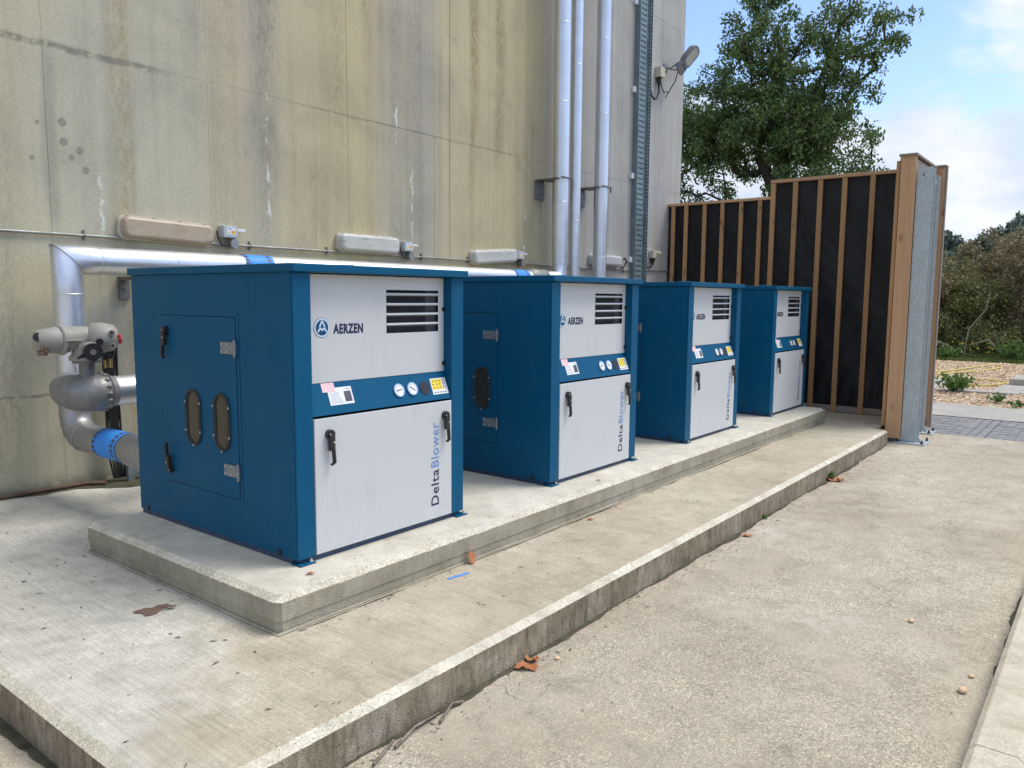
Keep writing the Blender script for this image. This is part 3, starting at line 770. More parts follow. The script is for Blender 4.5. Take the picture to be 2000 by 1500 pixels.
# concrete slabs lying in the gravel
def slab_thing(label, pts, h):
    cxm = sum(p[0] for p in pts)/len(pts); cym = sum(p[1] for p in pts)/len(pts)
    m = MB().poly_prism([(p[0]-cxm, p[1]-cym, -0.03) for p in pts], (0, 0, h+0.03))
    o = m.build('concrete_slab', 'path', None, 0.008); o.location = (cxm, cym, ZR)
    return tag(o, label, 'slab')
slab_thing('flat grey slab in the gravel, partly hidden by the timber post', [(14.1, -0.42), (17.3, -0.24), (17.3, 1.3), (14.1, 1.3)], 0.03)
slab_thing('thin concrete edging strip in the gravel beside the green weed', [(14.55, -0.45), (14.85, -0.45), (15.1, -1.75), (14.8, -1.75)], 0.035)
slab_thing('pale flat slab in the gravel at the right picture edge', [(15.05, -1.3), (16.6, -1.32), (16.6, -2.4), (15.2, -2.4)], 0.02)
slab_thing('raised concrete block standing in the gravel at the right picture edge', [(16.75, -1.42), (18.0, -1.5), (18.0, -2.8), (16.75, -2.8)], 0.14)

# ------------------------------------------------------------------ concrete tank wall
W0 = (2.5, 3.424, ZR)
tank = thing('concrete_wall', 'tall stained board marked concrete tank wall behind the cabinets', 'wall', W0)
m = World_MB(W0); m.box(-7.0, 3.4275, ZR-.2, 11.15, 14, 9.2); m.build('wall_core', 'wall', tank)
colx = [-7.0, -4.3, -2.7, -1.1, 0.282, 1.65, 3.265, 4.592, 4.862, 6.225, 7.55, 9.02, 10.28, 11.153]
rowz = [ZR-.2, 0.59, 3.293, 6.15, 9.2]
for i in range(len(colx)-1):
    for j in range(len(rowz)-1):
        ga = 0.006 if i == 8 else 0.0012
        gb = 0.0012
        if i == 7: gb = 0.004
        m = World_MB(W0)
        dy = random.uniform(-0.0015, 0.0015)
        a0, a1, b0, b1 = colx[i]+ga, colx[i+1]-gb, rowz[j]+.0008, rowz[j+1]-.0008
        if j == 1 and i >= 10: a0 += 0
        m.box(a0, 3.424+dy, b0, a1, 3.432, b1)
        m.build('panel', 'wall', tank, 0.0015, seg=1)
for (x, z, r) in ((0.403, 2.721, .032), (0.403, 2.573, .03), (0.522, 2.52, .028), (0.458, 2.459, .022), (0.562, 2.373, .026), (0.22, 2.69, .015), (0.17, 2.42, .018)):
    m = World_MB(W0)
    pts = [(x+r*(0.85+0.3*random.random())*cos(2*pi*k/11), 3.4212, z+r*(0.85+0.3*random.random())*sin(2*pi*k/11)) for k in range(11)]
    m.poly_prism(pts, (0, .01, 0)); m.build('tie_hole_plug', 'plug_patch', tank)

# ------------------------------------------------------------------ blower cabinets
CW, CD, CH = 1.2663, 1.62, 1.5
COL, REC = 0.11, 0.063
def make_blower():
    R = thing('blower_cabinet', '', 'blower')
    # casing -----------------------------------------------------------------
    m = MB()
    m.box(0.0, 0.012, 0.03, 0.012, CD, 1.497)            # left side panel
    m.build('side_panel', 'blue', R)
    m = MB(); m.box(CW-0.012, 0.012, 0.03, CW, CD, 1.497); m.build('side_panel', 'blue', R)
    m = MB(); m.box(0.012, CD-0.02, 0.03, CW-0.012, CD, 1.497); m.build('rear_panel', 'blue', R)
    for s in (0, 1):
        a, b = (0.0, COL) if s == 0 else (CW-COL, CW)
        m = MB()
        # folded corner post: front face, return on the inside
        m.box(a, 0.0, 0.03, b, 0.011, 1.497)
        xin = b-0.008 if s == 0 else a
        m.box(xin, 0.0115, 0.03, xin+0.008, 0.11, 1.497)
        m.build('corner_post', 'blue', R, 0.004)
    m = MB(); m.box(COL+.001, REC+0.03, 0.05, CW-COL-.001, REC+0.035, 1.495)
    m.build('inner_sheet', 'gap', R)
    # roof with folded fascia
    rf = MB()
    rf.box(-0.018, -0.03, 1.4985, CW+0.014, CD+0.015, 1.541)
    roof = rf.build('roof', 'blue', R, 0.006)
    m = MB(); m.box(0.56, 0.30, 1.541, 0.66, 0.40, 1.561); m.build('lifting_plate', 'blue', roof, 0.006)
    # base rail and feet
    m = MB(); m.box(0.02, 0.02, 0.0, CW-0.02, 0.06, 0.03); m.box(0.006, 0.06, 0.002, 0.05, CD-.01, 0.03); m.box(CW-.05, .06, .002, CW-.006, CD-.01, .03)
    m.build('base_rail', 'rail', R)
    for (fx, fy) in ((-0.004, -0.022), (CW-0.080, -0.022)):
        m = MB(); m.box(fx, fy, 0.0, fx+0.10, fy+0.085, 0.008)
        ft = m.build('foot_plate', 'blue', R, 0.003)
        bx = fx+0.082
        m = MB(); m.cyl((bx, fy+0.02, .008), (bx, fy+.02, .016), .012, n=6); m.cyl((bx, fy+.02, .016), (bx, fy+.02, .025), .006, n=8)
        m.build('anchor_bolt', 'screw', ft)
    for (py, pz) in ((1.53, 0.045), (0.16, 0.045)):
        m = MB(); m.cyl((-0.006, py, pz), (0.002, py, pz), 0.017, n=14); m.build('plug', 'black', R)
    # upper panel with louvre opening -----------------------------------------
    ux0, ux1, uz0, uz1 = COL+.003, CW-COL-.003, 0.926, 1.4925
    lx0, lx1, lz0, lz1 = 0.68, 1.107, 1.172, 1.418
    m = MB(); y0_, y1_ = REC, REC+0.003
    m.box(ux0, y0_, uz0, ux1, y1_, lz0); m.box(ux0, y0_, lz1, ux1, y1_, uz1); m.box(ux0, y0_, lz0, lx0, y1_, lz1); m.box(lx1, y0_, lz0, ux1, y1_, lz1)
    upn = m.build('upper_panel', 'white', R)
    m = MB(); m.box(lx0, REC+.0205, lz0, lx0+.255*1.32, REC+.024, lz1); m.build('louvre_back', 'gap', upn)
    m = MB(); m.box(lx0+.255*1.32, REC+.0205, lz0, lx1, REC+.022, lz1); m.build('louvre_back', 'inner', upn)
    for z in (1.394, 1.337, 1.280, 1.223):
        m = MB(); rot = Matrix.Translation((0, REC+.008, z)) @ Matrix.Rotation(radians(-20), 4, 'X')
        m.box(lx0+.001, -0.010, -0.0075, lx1-.001, 0.008, -0.006, rot)
        m.box(lx0+.001, -0.0105, -0.0075, lx1-.001, -0.009, 0.003, rot)
        m.build('slat', 'slat', upn)
    for z in (1.305, 0.974):
        m = MB(); m.cyl((1.150, REC-.012, z), (1.150, REC+.0, z), 0.0135, n=14); m.build('knob', 'black', upn)
    # round emblem
    lc = (0.2245, 1.2155)
    def disc(r, ya, yb, mat, nm, par, n=28):
        mm = MB(); mm.cyl((lc[0], ya, lc[1]), (lc[0], yb, lc[1]), r, n=n); return mm.build(nm, mat, par)
    em = disc(0.0525, REC-.0015, REC, 'navy', 'emblem', upn)
    disc(0.0505, REC-.0025, REC-.0015, 'logo_pale', 'emblem_ring', em)
    disc(0.0405, REC-.0035, REC-.0025, 'logo_blue', 'emblem_field', em)
    m = MB(); yy = REC-.0045
    def bar(p, q, w):
        p, q = Vector((p[0], p[1])), Vector((q[0], q[1])); d = (q-p).normalized(); nn = Vector((-d.y, d.x))*w/2
        pts = [p+nn, p-nn, q-nn, q+nn]
        m.poly_prism([(lc[0]+a.x, yy, lc[1]+a.y) for a in pts], (0, .001, 0))
    bar((-0.017, 0.004), (0.0, 0.036), .009); yy -= .0003; bar((0.017, 0.004), (0.0, 0.036), .009)
    yy -= .0003; bar((-0.027, -0.022), (-0.013, 0.0), .009); yy -= .0003; bar((-0.014, -0.001), (0.0, -0.014), .009)
    yy -= .0003; bar((0.014, -0.001), (0.0, -0.014), .009); yy -= .0003; bar((0.027, -0.022), (0.013, 0.0), .009)
    m.build('emblem_letters', 'logo_pale', em)
    lettering('AERZEN', 'navy', upn, 0.299, 0.506, 1.184, 1.231, lambda u_, w_: (u_, REC-.0012, w_), 0.045, 1.12)
    # sloping instrument band ---------------------------------------------------
    bz0, bz1 = 0.762, 0.923
    by = lambda z: REC*(z-bz0)/(bz1-bz0)*0.98+0.002
    m = MB(); xa, xb = COL+.001, CW-COL-.001
    m.add([(xa, by(bz0), bz0), (xb, by(bz0), bz0), (xb, by(bz1), bz1), (xa, by(bz1), bz1),
           (xa, REC+.029, bz0), (xb, REC+.029, bz0), (xb, REC+.029, bz1), (xa, REC+.029, bz1)],
          [(0, 1, 2, 3), (4, 7, 6, 5), (0, 4, 5, 1), (3, 2, 6, 7), (1, 5, 6, 2), (0, 3, 7, 4)])
    band = m.build('instrument_band', 'blue', R)
    sl = Vector((0, by(bz1)-by(bz0), bz1-bz0)).normalized(); nr = Vector((0, -sl.z, sl.y))
    def onband(x, z, lift=0.0): return Vector((x, by(z), z))+nr*lift
    def bdisc(x, z, r, l0, l1, mat, nm, par, n=24):
        mm = MB(); mm.cyl(onband(x, z, l0), onband(x, z, l1), r, n=n); return mm.build(nm, mat, par)
    for k, x in enumerate((0.739, 0.846)):
        gg = bdisc(x, 0.841, 0.040, 0, .010, 'chrome', 'gauge', band)
        bdisc(x, 0.841, 0.0335, .010, .0105, 'paper', 'dial', gg)
        m = MB(); c = onband(x, .841, .0108)
        d = Vector((1, 0, 0))*(0.9 if k == 0 else 0.8)+sl*(0.12 if k == 0 else -0.6); d.normalize(); q = nr.cross(d)
        m.poly_prism([c-d*.022+q*.0035, c-d*.022-q*.0035, c+d*.02-q*.0025, c+d*.02+q*.0025], nr*.001); m.build('needle', 'ink', gg)
        m = MB()
        for a in range(-5, 6):
            e = Vector((1, 0, 0))*sin(a*.42)+sl*cos(a*.42); qq = nr.cross(e)
            cc = c+e*.0285
            m.poly_prism([cc-e*.003+qq*.001, cc-e*.003-qq*.001, cc+e*.003-qq*.001, cc+e*.003+qq*.001], nr*.0006)
        m.build('dial_marks', 'ink', gg)
    bdisc(0.953, 0.838, 0.041, 0, .004, 'grille', 'round_grille', band)
    def bpatch(xa_, xb_, za, zb, l, th, mat, nm, par):
        mm = MB(); mm.poly_prism([onband(xa_, za, l), onband(xb_, za, l), onband(xb_, zb, l), onband(xa_, zb, l)], nr*th); return mm.build(nm, mat, par)
    # yellow caution plate
    yl = bpatch(1.012, 1.146, 0.793, 0.887, 0, .0015, 'paper', 'caution_plate', band)
    bpatch(1.018, 1.106, 0.82, 0.882, .0015, .0006, 'yellow', 'yellow_field', yl)
    m = MB()
    for k in range(9):
        xx_ = 1.024+0.028*(k % 3)+random.uniform(-.003, .003); z_ = .828+.019*(k//3)
        m.poly_prism([onband(xx_, z_, .0021), onband(xx_+.014, z_+.003, .0021), onband(xx_+.011, z_+.008, .0021), onband(xx_+.003, z_+.006, .0021)], nr*.0005)
    for k in range(10):
        xx_ = 1.112+.014*(k % 2); z_ = .822+.0125*(k//2)
        m.poly_prism([onband(xx_, z_, .0016), onband(xx_+.008, z_, .0016), onband(xx_+.008, z_+.007, .0016), onband(xx_, z_+.007, .0016)], nr*.0005)
    for k in range(5):
        xx_ = 1.024+.023*k
        m.poly_prism([onband(xx_, .801, .0016), onband(xx_+.015, .801, .0016), onband(xx_+.015, .807, .0016), onband(xx_, .807, .0016)], nr*.0005)
    m.build('caution_print', 'ink', yl)
    # paper data sheet with pink slip
    dl = bpatch(0.240, 0.402, 0.806, 0.895, 0, .0012, 'paper', 'data_sheet', band)
    bpatch(0.207, 0.292, 0.875, 0.922, .0016, .0008, 'pink', 'pink_slip', band)
    bpatch(0.345, 0.392, 0.818, 0.872, .0012, .0006, 'ink', 'dark_panel', dl)
    m = MB()
    for k in range(7):
        z_ = .815+.0085*k; L_ = random.uniform(.06, .085)
        m.poly_prism([onband(.251, z_, .0013), onband(.251+L_, z_, .0013), onband(.251+L_, z_+.0028, .0013), onband(.251, z_+.0028, .0013)], nr*.0004)
    m.poly_prism([onband(.36, .880, .0013), onband(.392, .880, .0013), onband(.392, .886, .0013), onband(.36, .886, .0013)], nr*.0004)
    m.build('sheet_print', 'greyink', dl)
    # lower front door -----------------------------------------------------------
    m = MB(); m.box(COL+.004, -0.004, 0.034, CW-COL-.004, 0.018, 0.748)
    dr = m.build('front_door', 'white', R, 0.003)
    def handle(par, pos, ax, nrm, flip=1):
        """swing handle: round boss, body, tapering grip; ax = direction the grip hangs"""
        p = Vector(pos); a = Vector(ax).normalized(); nn = Vector(nrm).normalized(); s_ = a.cross(nn)
        b1 = MB(); b1.cyl(p, p+nn*.022, .026, n=18); b1.cyl(p+nn*.022, p+nn*.027, .019, n=18)
        bx = lambda a0, a1, s0, s1, n0, n1: ([p+a*a0+s_*s0+nn*n0, p+a*a1+s_*s0+nn*n0, p+a*a1+s_*s1+nn*n0, p+a*a0+s_*s1+nn*n0], nn*(n1-n0))
        pts, vec = bx(0.0, 0.085, -0.017, 0.017, .012, .034); b1.poly_prism(pts, vec)
        h_ = b1.build('handle', 'black', par, 0.004)
        g2 = MB()
        pts = [p+a*.06+s_*(.017*flip)+nn*.014, p+a*.15+s_*(.019*flip)+nn*.020, p+a*.163+s_*(-.008*flip)+nn*.020, p+a*.156+s_*(-.012*flip)+nn*.020, p+a*.146+s_*(.004*flip)+nn*.020, p+a*.06+s_*(.002*flip)+nn*.014]
        g2.poly_prism(pts, nn*.018); g2.build('grip', 'black', h_, 0.002)
        g3 = MB(); q = p+s_*.012-a*.004+nn*.0275; g3.cyl(q, q+nn*.002, .004, n=8); q = p+a*.04+s_*-.008+nn*.0345; g3.cyl(q, q+nn*.001, .006, n=10)
        g3.build('lock_screw', 'screw', h_)
        return h_
    handle(dr, (0.205, -0.004, 0.662), (0, 0, -1), (0, -1, 0), -1)
    handle(dr, (1.088, -0.004, 0.662), (0, 0, -1), (0, -1, 0), -1)
    vt = lambda u_, w_: (w_, -0.0052, u_)
    lettering('Delta', 'navy', dr, 0.117, 0.337, 1.036, 0.972, vt, 0.010, 1.1)
    lettering('Blower', 'sky_print', dr, 0.353, 0.626, 1.036, 0.972, vt, 0.010, 1.1)
    # side access door (left side) --------------------------------------------------
    sy0, sy1, sz0, sz1 = 0.5, 1.274, 0.268, 1.2615
    m = MB(); w = .028; e = .004
    m.box(-.0025, sy0-w, sz1+e, -.0005, sy1+w, sz1+w+e); m.box(-.0025, sy0-w, sz0-w-e, -.0005, sy1+w, sz0-e)
    m.box(-.0025, sy0-w, sz0-e+.0002, -.0005, sy0-e, sz1+e-.0002); m.box(-.0025, sy1+e, sz0-e+.0002, -.0005, sy1+w, sz1+e-.0002)
    m.build('door_frame', 'blue', R)
    m = MB(); m.box(-.0009, sy0-e+.0005, sz0-e+.0005, -.0002, sy1+e-.0005, sz1+e-.0005); m.build('door_seal', 'gap', R)
    m = MB(); m.box(-.006, sy0, sz0, -.001, sy1, sz1)
    sdr = m.build('side_door', 'blue', R, 0.002)
    for yc in (0.937, 0.645):
        def st(w_, h_, x): return [(x, yc+p[0], 0.683+p[1]) for p in rrect(w_, h_, w_/2-.0005, 8)]
        m = MB(); m.loft([st(.158, .325, -.006), st(.158, .325, -.014), st(.15, .317, -.017), st(.126, .293, -.017), st(.120, .287, -.0085)], False, False, True)
        wf = m.build('window_frame', 'rubber', sdr)
        m = MB(); m.loft([st(.122, .289, -.0068), st(.121, .288, -.0088)], False, True, False); m.build('window_pane', 'glass', wf)
        m = MB()
        for (dy, dz) in ((-.076, .085), (.076, .085), (-.076, -.08), (.076, -.08), (0, -.163)):
            m.cyl((-.015, yc+dy, .683+dz), (-.0195, yc+dy, .683+dz), .0062, n=8)
        m.build('window_screws', 'screw', wf)
    handle(sdr, (-.006, 1.205, 1.172), (0, 0, -1), (-1, 0, 0), 1)
    handle(sdr, (-.006, 1.205, 0.345), (0, 0, 1), (-1, 0, 0), -1)
    for z in (1.063, 0.388):
        m = MB(); m.box(-.011, .515, z, -.0062, .636, z+.066)
        hg = m.build('hinge', 'hinge', sdr, .001)
        m = MB(); m.cyl((-.013, .497, z-.014), (-.013, .497, z+.08), .0085, n=10); m.box(-.0105, .487, z, -.0062, .516, z+.066); m.build('hinge_knuckle', 'hinge', hg)
        m = MB()
        for yy_ in (.625, .57):
            for z_ in (z+.012, z+.054): m.cyl((-.011, yy_, z_), (-.0145, yy_, z_), .006, n=8)
        m.build('hinge_screws', 'screw', hg)
    return R
b0 = make_blower()
labs = ['nearest blue and white cabinet, at the plinth corner, its two oval side windows showing',
        'second blue and white cabinet from the camera, one oval side window showing',
        'third blue and white cabinet from the camera, only hinge tips of its side door showing',
        'farthest and smallest looking blue and white cabinet, right in front of the black lined fence']
for i, x in enumerate((0.0, 2.2196, 4.4519, 6.7073)):
    o = b0 if i == 0 else copy_tree(b0)
    o.location = (x, 0, 0.0)
    tag(o, labs[i], 'blower', 'blower cabinets in a row on the plinth')

# ------------------------------------------------------------------ pipes
PY = 3.1
def ring_on(mb, c, d, r, w=.006, t_=.0035):
    c = Vector(c); d = Vector(d).normalized()
    mb.tube([c-d*w, c-d*w*.5, c+d*w*.5, c+d*w], [r+.0003, r+t_, r+t_, r+.0003], 28, False)
def tape(par, p0, p1, r, org):
    p0, p1 = Vector(p0), Vector(p1); d = (p1-p0).normalized()
    m = World_MB(org); m.cyl(p0, p1, r+.003, n=28, caps=False); tp = m.build('blue_tape', 'tape', par)
    m = World_MB(org); a = d.orthogonal().normalized(); b = d.cross(a)
    L = (p1-p0).length
    for k in range(18):
        an = 2*pi*k/18
        for (t0, t1, w) in ((0.0, .045, .010), (.02, .03, .02), (L-.075, L-.03, .009), (L-.05, L-.04, .018)):
            pts = []
            for (tt, ww) in ((t0, -w), (t0, w), (t1, w), (t1, -w)):
                th = an+ww/r
                pts.append(p0+d*tt+(a*cos(th)+b*sin(th))*(r+.0036))
            m.add(pts, [(0, 1, 2, 3)])
    tag(m.build('tape_marks', 'ink', tp, fix=False), kind='stuff')
hd = thing('header_pipe', 'silver clad pipe running low along the wall with a mitred corner at its left end', 'pipe', (0.245, PY, ZS))
O = (0.245, PY, ZS)
R1 = 0.108
def section(par, org, pts, r, mat='alu', caps=True, n=32):
    m = World_MB(org); m.tube(pts, r, n, caps); return m.build('pipe_section', mat, par)
ex, ez = 0.245, 1.64
section(hd, O, [(ex, PY, .52), (ex, PY, 1.0)], R1)
section(hd, O, [(ex, PY, 1.0), (ex, PY, 1.40)], R1)
section(hd, O, [(ex, PY, 1.40), (ex, PY, ez), (.46, PY, ez)], R1+.001)
section(hd, O, [(.46, PY, ez), (1.08, PY, ez)], R1-.002)
section(hd, O, [(1.08, PY, ez), (3.2, PY, ez)], R1-.002)
section(hd, O, [(3.2, PY, ez), (6.1, PY, ez)], R1-.002)
m = World_MB(O); m.tube([(6.06, PY, ez), (6.09, PY, ez), (6.2, PY, ez), (6.3, PY, ez), (6.4, PY, ez), (6.43, PY, ez)], [.11, .128, .133, .126, .132, .11], 24); m.build('cloth_jacket', 'jacket', hd)
section(hd, O, [(6.43, PY, ez), (6.79, PY, ez), (6.79, PY, 1.85)], R1)
m = World_MB(O)
for c_, d_, r_ in [((ex, PY, z), (0, 0, 1), R1) for z in (1.0, 1.38)]+[((x, PY, ez), (1, 0, 0), R1-.002) for x in (.47, 1.08, 3.2, 4.6)]:
    m = World_MB(O); ring_on(m, c_, d_, r_); m.build('seam_band', 'alu', hd)
m = World_MB(O); m.tube([(ex-(R1+.002)*sin(2*pi*k/32), PY+(R1+.002)*cos(2*pi*k/32), ez+(R1+.002)*sin(2*pi*k/32)) for k in range(33)], .004, 6); m.build('mitre_seam', 'alu_dull', hd)
tape(hd, (1.72, PY, ez), (2.02, PY, ez), R1-.001, O)
tape(hd, (5.68, PY, ez), (5.98, PY, ez), R1-.001, O)
# lower bends towards the first cabinet
arc = [(ex, PY-.17+.17*cos(a), .295+.17-.17*sin(a)) for a in (0, pi/8, pi/4, 3*pi/8, pi/2)]
section(hd, O, [(ex, PY, .52)]+arc, R1+.001, 'alu_dull')
section(hd, O, [arc[-1], (ex, 2.0, .295)], R1-.002, 'alu_dull')
m = World_MB(O); m.tube([(ex, 2.22, .295), (ex, 2.18, .295), (ex, 1.95, .295), (ex, 1.66, .295)], [.108, .12, .118, .118], 28); m.build('flexible_sleeve', 'alu_dull', hd)
tape(hd, (ex, 2.60, .295), (ex, 2.25, .295), R1-.001, O)
m = World_MB(O)
for c, d in (((ex, PY, .53), (0, 0, 1)), (tuple(arc[2]), (0, -1, -1)), (arc[-1], (0, 1, 0))):
    m = World_MB(O); ring_on(m, c, d, R1+.001); m.build('seam_band', 'alu_dull', hd)
# steel support bracket behind pipe corner
m = World_MB(O); m.box(.77, 3.39, 1.34, .855, 3.423, 1.53); m.box(.77, 3.12, 1.50, .83, 3.39, 1.53); 
bk = m.build('support_bracket', 'steel', hd, .003)
m = World_MB(O); m.cyl((.812, 3.39, 1.43), (.812, 3.378, 1.43), .014, n=6); m.build('bolt', 'steel', bk)

def riser(label, x, r, seams, bracket_z, zb, mat='alu'):
    org = (x, PY, zb)
    rp = thing('riser_pipe', label, 'pipe', org)
    zs_ = [zb]+[z for z in sorted(seams) if z > zb]+[9.3]
    for a, b in zip(zs_[:-1], zs_[1:]):
        section(rp, org, [(x, PY, a), (x, PY, b)], r, mat)
    m = World_MB(org)
    for z in zs_[1:-1]:
        m2 = World_MB(org); ring_on(m2, (x, PY, z), (0, 0, 1), r, .005, .0025); m2.build('seam_band', mat, rp)
    # folded lap along the cladding
    m.box(x+r*.80, PY-r*.64, zb, x+r*.80+.006, PY-r*.60, 9.3)
    m.build('lap_seam', mat, rp)
    if bracket_z:
        bz = bracket_z
        m = World_MB(org)
        xl = x-r-.10
        m.box(x-r*.35-.14, 3.395, bz-.27, x-r*.35+.06, 3.4235, bz)      # wall plate
        bk_ = m.build('wall_bracket', 'steel', rp, .003)
        m = World_MB(org)
        m.box(x-r-.06, PY-.06, bz-.012, x+r+.03, 3.394, bz)
        m.box(x-r-.03, PY-r-.02, bz+.001, x+r+.02, PY-r+.012, bz+.014); m.box(x+r-.01, PY-r-.018, bz-.075, x+r+.012, PY-r+.0, bz+.0005)
        m.build('clamp', 'steel', bk_, .002)
        for zz_ in (bz-.06, bz-.22):
            m = World_MB(org); m.cyl((x-r*.35-.10, 3.395, zz_), (x-r*.35-.10, 3.38, zz_), .013, n=6); m.build('bolt', 'steel', bk_)
    return rp
riser('thick silver riser pipe rising from the end of the low wall pipe, leftmost of three', 6.79, .112, (2.71, 4.06, 5.10), 3.03, 1.85)
riser('thinnest silver riser pipe, in the middle of three on the wall', 7.155, .077, (2.48, 4.64), 0, ZS)
riser('silver riser pipe beside the perforated cable tray, rightmost of three', 7.85, .103, (1.99, 4.1, 5.15), 3.03, ZS)

# branch pipe with jacketed valve and electric actuator
VB = (0.06, 2.45, ZS)
br = thing('branch_pipe', 'shiny branch pipe with a grey quilted valve jacket, left of the nearest cabinet', 'pipe', VB)
zc = .692; yv = 2.45
section(br, VB, [(.19, yv, zc), (.39, yv, zc)], .106)
section(br, VB, [(.39, yv, zc), (1.2, yv, zc)], .105)
for q_ in (.20, .39):
    m = World_MB(VB); ring_on(m, (q_, yv, zc), (1, 0, 0), .107); m.build('seam_band', 'alu', br)
m = World_MB(VB)
path = [Vector((.245, yv, zc)), Vector((.20, yv, zc)), Vector((.17, yv, zc))]
for k in range(0, 7):
    a = pi/2*k/6
    path.append(Vector((.15-.12*sin(a), yv+.12-.12*cos(a), zc)))
path += [Vector((.035, 2.68, zc)), Vector((.09, 2.85, zc)), Vector((.20, 3.05, zc))]
m.tube(path, [.107, .117, .127, .131, .134, .135, .134, .132, .130, .127, .118, .110, .105], 28)
m.build('valve_jacket', 'jacket', br)
m = World_MB(VB)
for k in range(16):
    a = 2*pi*k/16
    p = Vector((.165, yv, zc))+Vector((0, cos(a), sin(a)))*.131
    m.sphere(p, .016, 8, 5, (1.3, .7, .8))
m.tube([(.20, yv+.122*cos(2*pi*k/24), zc+.122*sin(2*pi*k/24)) for k in range(25)], .006, 6)
m.build('drawstring_pleats', 'jacket', br)
m = World_MB(VB); m.cyl((.07, 2.45, .80), (.07, 2.45, .905), .05, n=20); m.cyl((.07, 2.45, .905), (.07, 2.45, .925), .09, n=24); m.build('valve_neck', 'steel', br)

AO = (.06, 2.45, .925)
ac = thing('valve_actuator', 'pale grey electric valve actuator with a black handwheel, mounted on the branch pipe valve', 'actuator', AO)
m = World_MB(AO); m.cyl((.06, 2.45, .925), (.06, 2.45, .955), .10, n=24); m.cyl((.06, 2.45, .955), (.06, 2.45, 1.02), .085, .07, n=24); m.build('mounting_base', 'actuator', ac, .004)
m = World_MB(AO)
m.tube([(-.238, 2.47, 1.066), (-.225, 2.47, 1.066), (-.11, 2.47, 1.068), (-.10, 2.47, 1.069)], [.062, .074, .092, .092], 26)
m.build('motor_housing', 'actuator', ac)
m = World_MB(AO); m.tube([(-.10, 2.47, 1.069), (-.09, 2.47, 1.069), (-.075, 2.47, 1.069), (-.065, 2.47, 1.069)], [.095, .106, .106, .096], 26)
m.box(-.10, 2.36, 1.062, .02, 2.40, 1.072)
m.build('motor_flange', 'actuator', ac, .003)
m = World_MB(AO); m.tube([(-.065, 2.47, 1.07), (.0, 2.47, 1.08), (.06, 2.47, 1.085), (.14, 2.47, 1.08)], [.092, .082, .074, .068], 26)
m.box(.0, 2.40, 1.0, .12, 2.54, 1.075)
m.build('gear_housing', 'actuator', ac, .006)
m = World_MB(AO); m.tube([(.095, 2.47, 1.077), (.115, 2.46, 1.077), (.18, 2.44, 1.076), (.245, 2.42, 1.075), (.266, 2.415, 1.074)], [.07, .104, .108, .092, .066], 26)
tcv = m.build('terminal_cover', 'actuator', ac)
m = World_MB(AO)
for (x, z) in ((.205, 1.115), (.208, 1.025)):
    m.cyl((x, 2.345, z), (x-.012, 2.325, z), .020, n=14)
m.build('plug', 'actuator', tcv)
m = World_MB(AO)
for (x, z) in ((.205, 1.115), (.208, 1.025)): m.cyl((x-.012, 2.3249, z), (x-.014, 2.322, z), .010, n=10)
m.cyl((.122, 2.362, 1.052), (.118, 2.344, 1.052), .024, n=14)
m.build('black_plug', 'black', tcv)
m = World_MB(AO); m.cyl((.265, 2.40, 1.06), (.29, 2.39, 1.06), .028, n=14); m.cyl((.24, 2.36, 1.09), (.262, 2.345, 1.09), .014, n=10); m.build('red_cap', 'red', tcv)
m = World_MB(AO); m.cyl((.075, 2.40, .995), (.055, 2.315, .99), .062, .058, n=22); m.build('handwheel_hub', 'actuator', ac, .004)
hw = World_MB(AO); hw.cyl((.053, 2.314, .990), (.047, 2.290, .988), .060, n=24)
hwo = hw.build('handwheel', 'black', ac, .004)
m = World_MB(AO); c = Vector((.048, 2.302, .988))
m.add([], [])
m.poly_prism([c+Vector((-.055, -.008, .0)), c+Vector((-.105, -.008, -.035)), c+Vector((-.10, -.008, -.045)), c+Vector((-.04, -.008, -.03))], (0, .016, 0))
m.poly_prism([c+Vector((.055, -.008, .0)), c+Vector((.115, -.008, -.022)), c+Vector((.115, -.008, -.035)), c+Vector((.04, -.008, -.03))], (0, .016, 0))
m.build('spoke_grip', 'black', hwo, .003)
m = World_MB(AO); m.cyl((.047, 2.2899, .988), (.046, 2.286, .988), .02, n=14); m.build('hub_cap', 'steel', hwo)
m = World_MB(AO); m.cyl((-.236, 2.44, 1.095), (-.2395, 2.43, 1.095), .03, n=16); m.build('end_lens', 'rubber', ac)
m = World_MB(AO)
for k in range(9):
    p = Vector((-.21+random.uniform(-.04, .03), 2.40+random.uniform(-.01, .02), 1.0+random.uniform(-.02, .02)))
    m.sphere(p, random.uniform(.008, .016), 6, 4)
m.build('corroded_gland', 'rust', ac)
m = World_MB(AO)
m.tube([(.235, 2.44, 1.0), (.24, 2.44, .96), (.235, 2.45, .93)], .017, 10); m.tube([(.20, 2.44, .99), (.205, 2.45, .95), (.20, 2.46, .92)], .014, 10)
m.build('cable_gland', 'black', ac)
m = World_MB(AO); m.cyl((.235, 2.45, .93), (.232, 2.45, .86), .013, n=10); m.cyl((.20, 2.46, .92), (.205, 2.46, .86), .011, n=10); m.build('brass_gland', 'brass', ac)
cb = World_MB((.26, 2.5, ZS))
cb.tube([(.232, 2.45, .858), (.24, 2.6, .80), (.35, 3.0, .75), (.60, 3.30, .70)], .010, 8)
cb.tube([(.205, 2.46, .858), (.23, 2.62, .78), (.36, 3.05, .70), (.62, 3.32, .62)], .009, 8)
for k in range(9):
    x = .57+.014*k; a = random.uniform(-.01, .01)
    cb.tube([(x, 3.32+a, .95), (x+a, 3.30, .6), (x, 3.31+a, .3), (x+.01+a, 3.30, .05), (x+.03, 3.28, -.14)], .0085, 8)
o = cb.build('cable_bundle', 'cable'); o.location = (.26, 2.5, ZS)
tag(o, 'bundle of black cables dropping down the wall behind the branch pipe', 'cables')
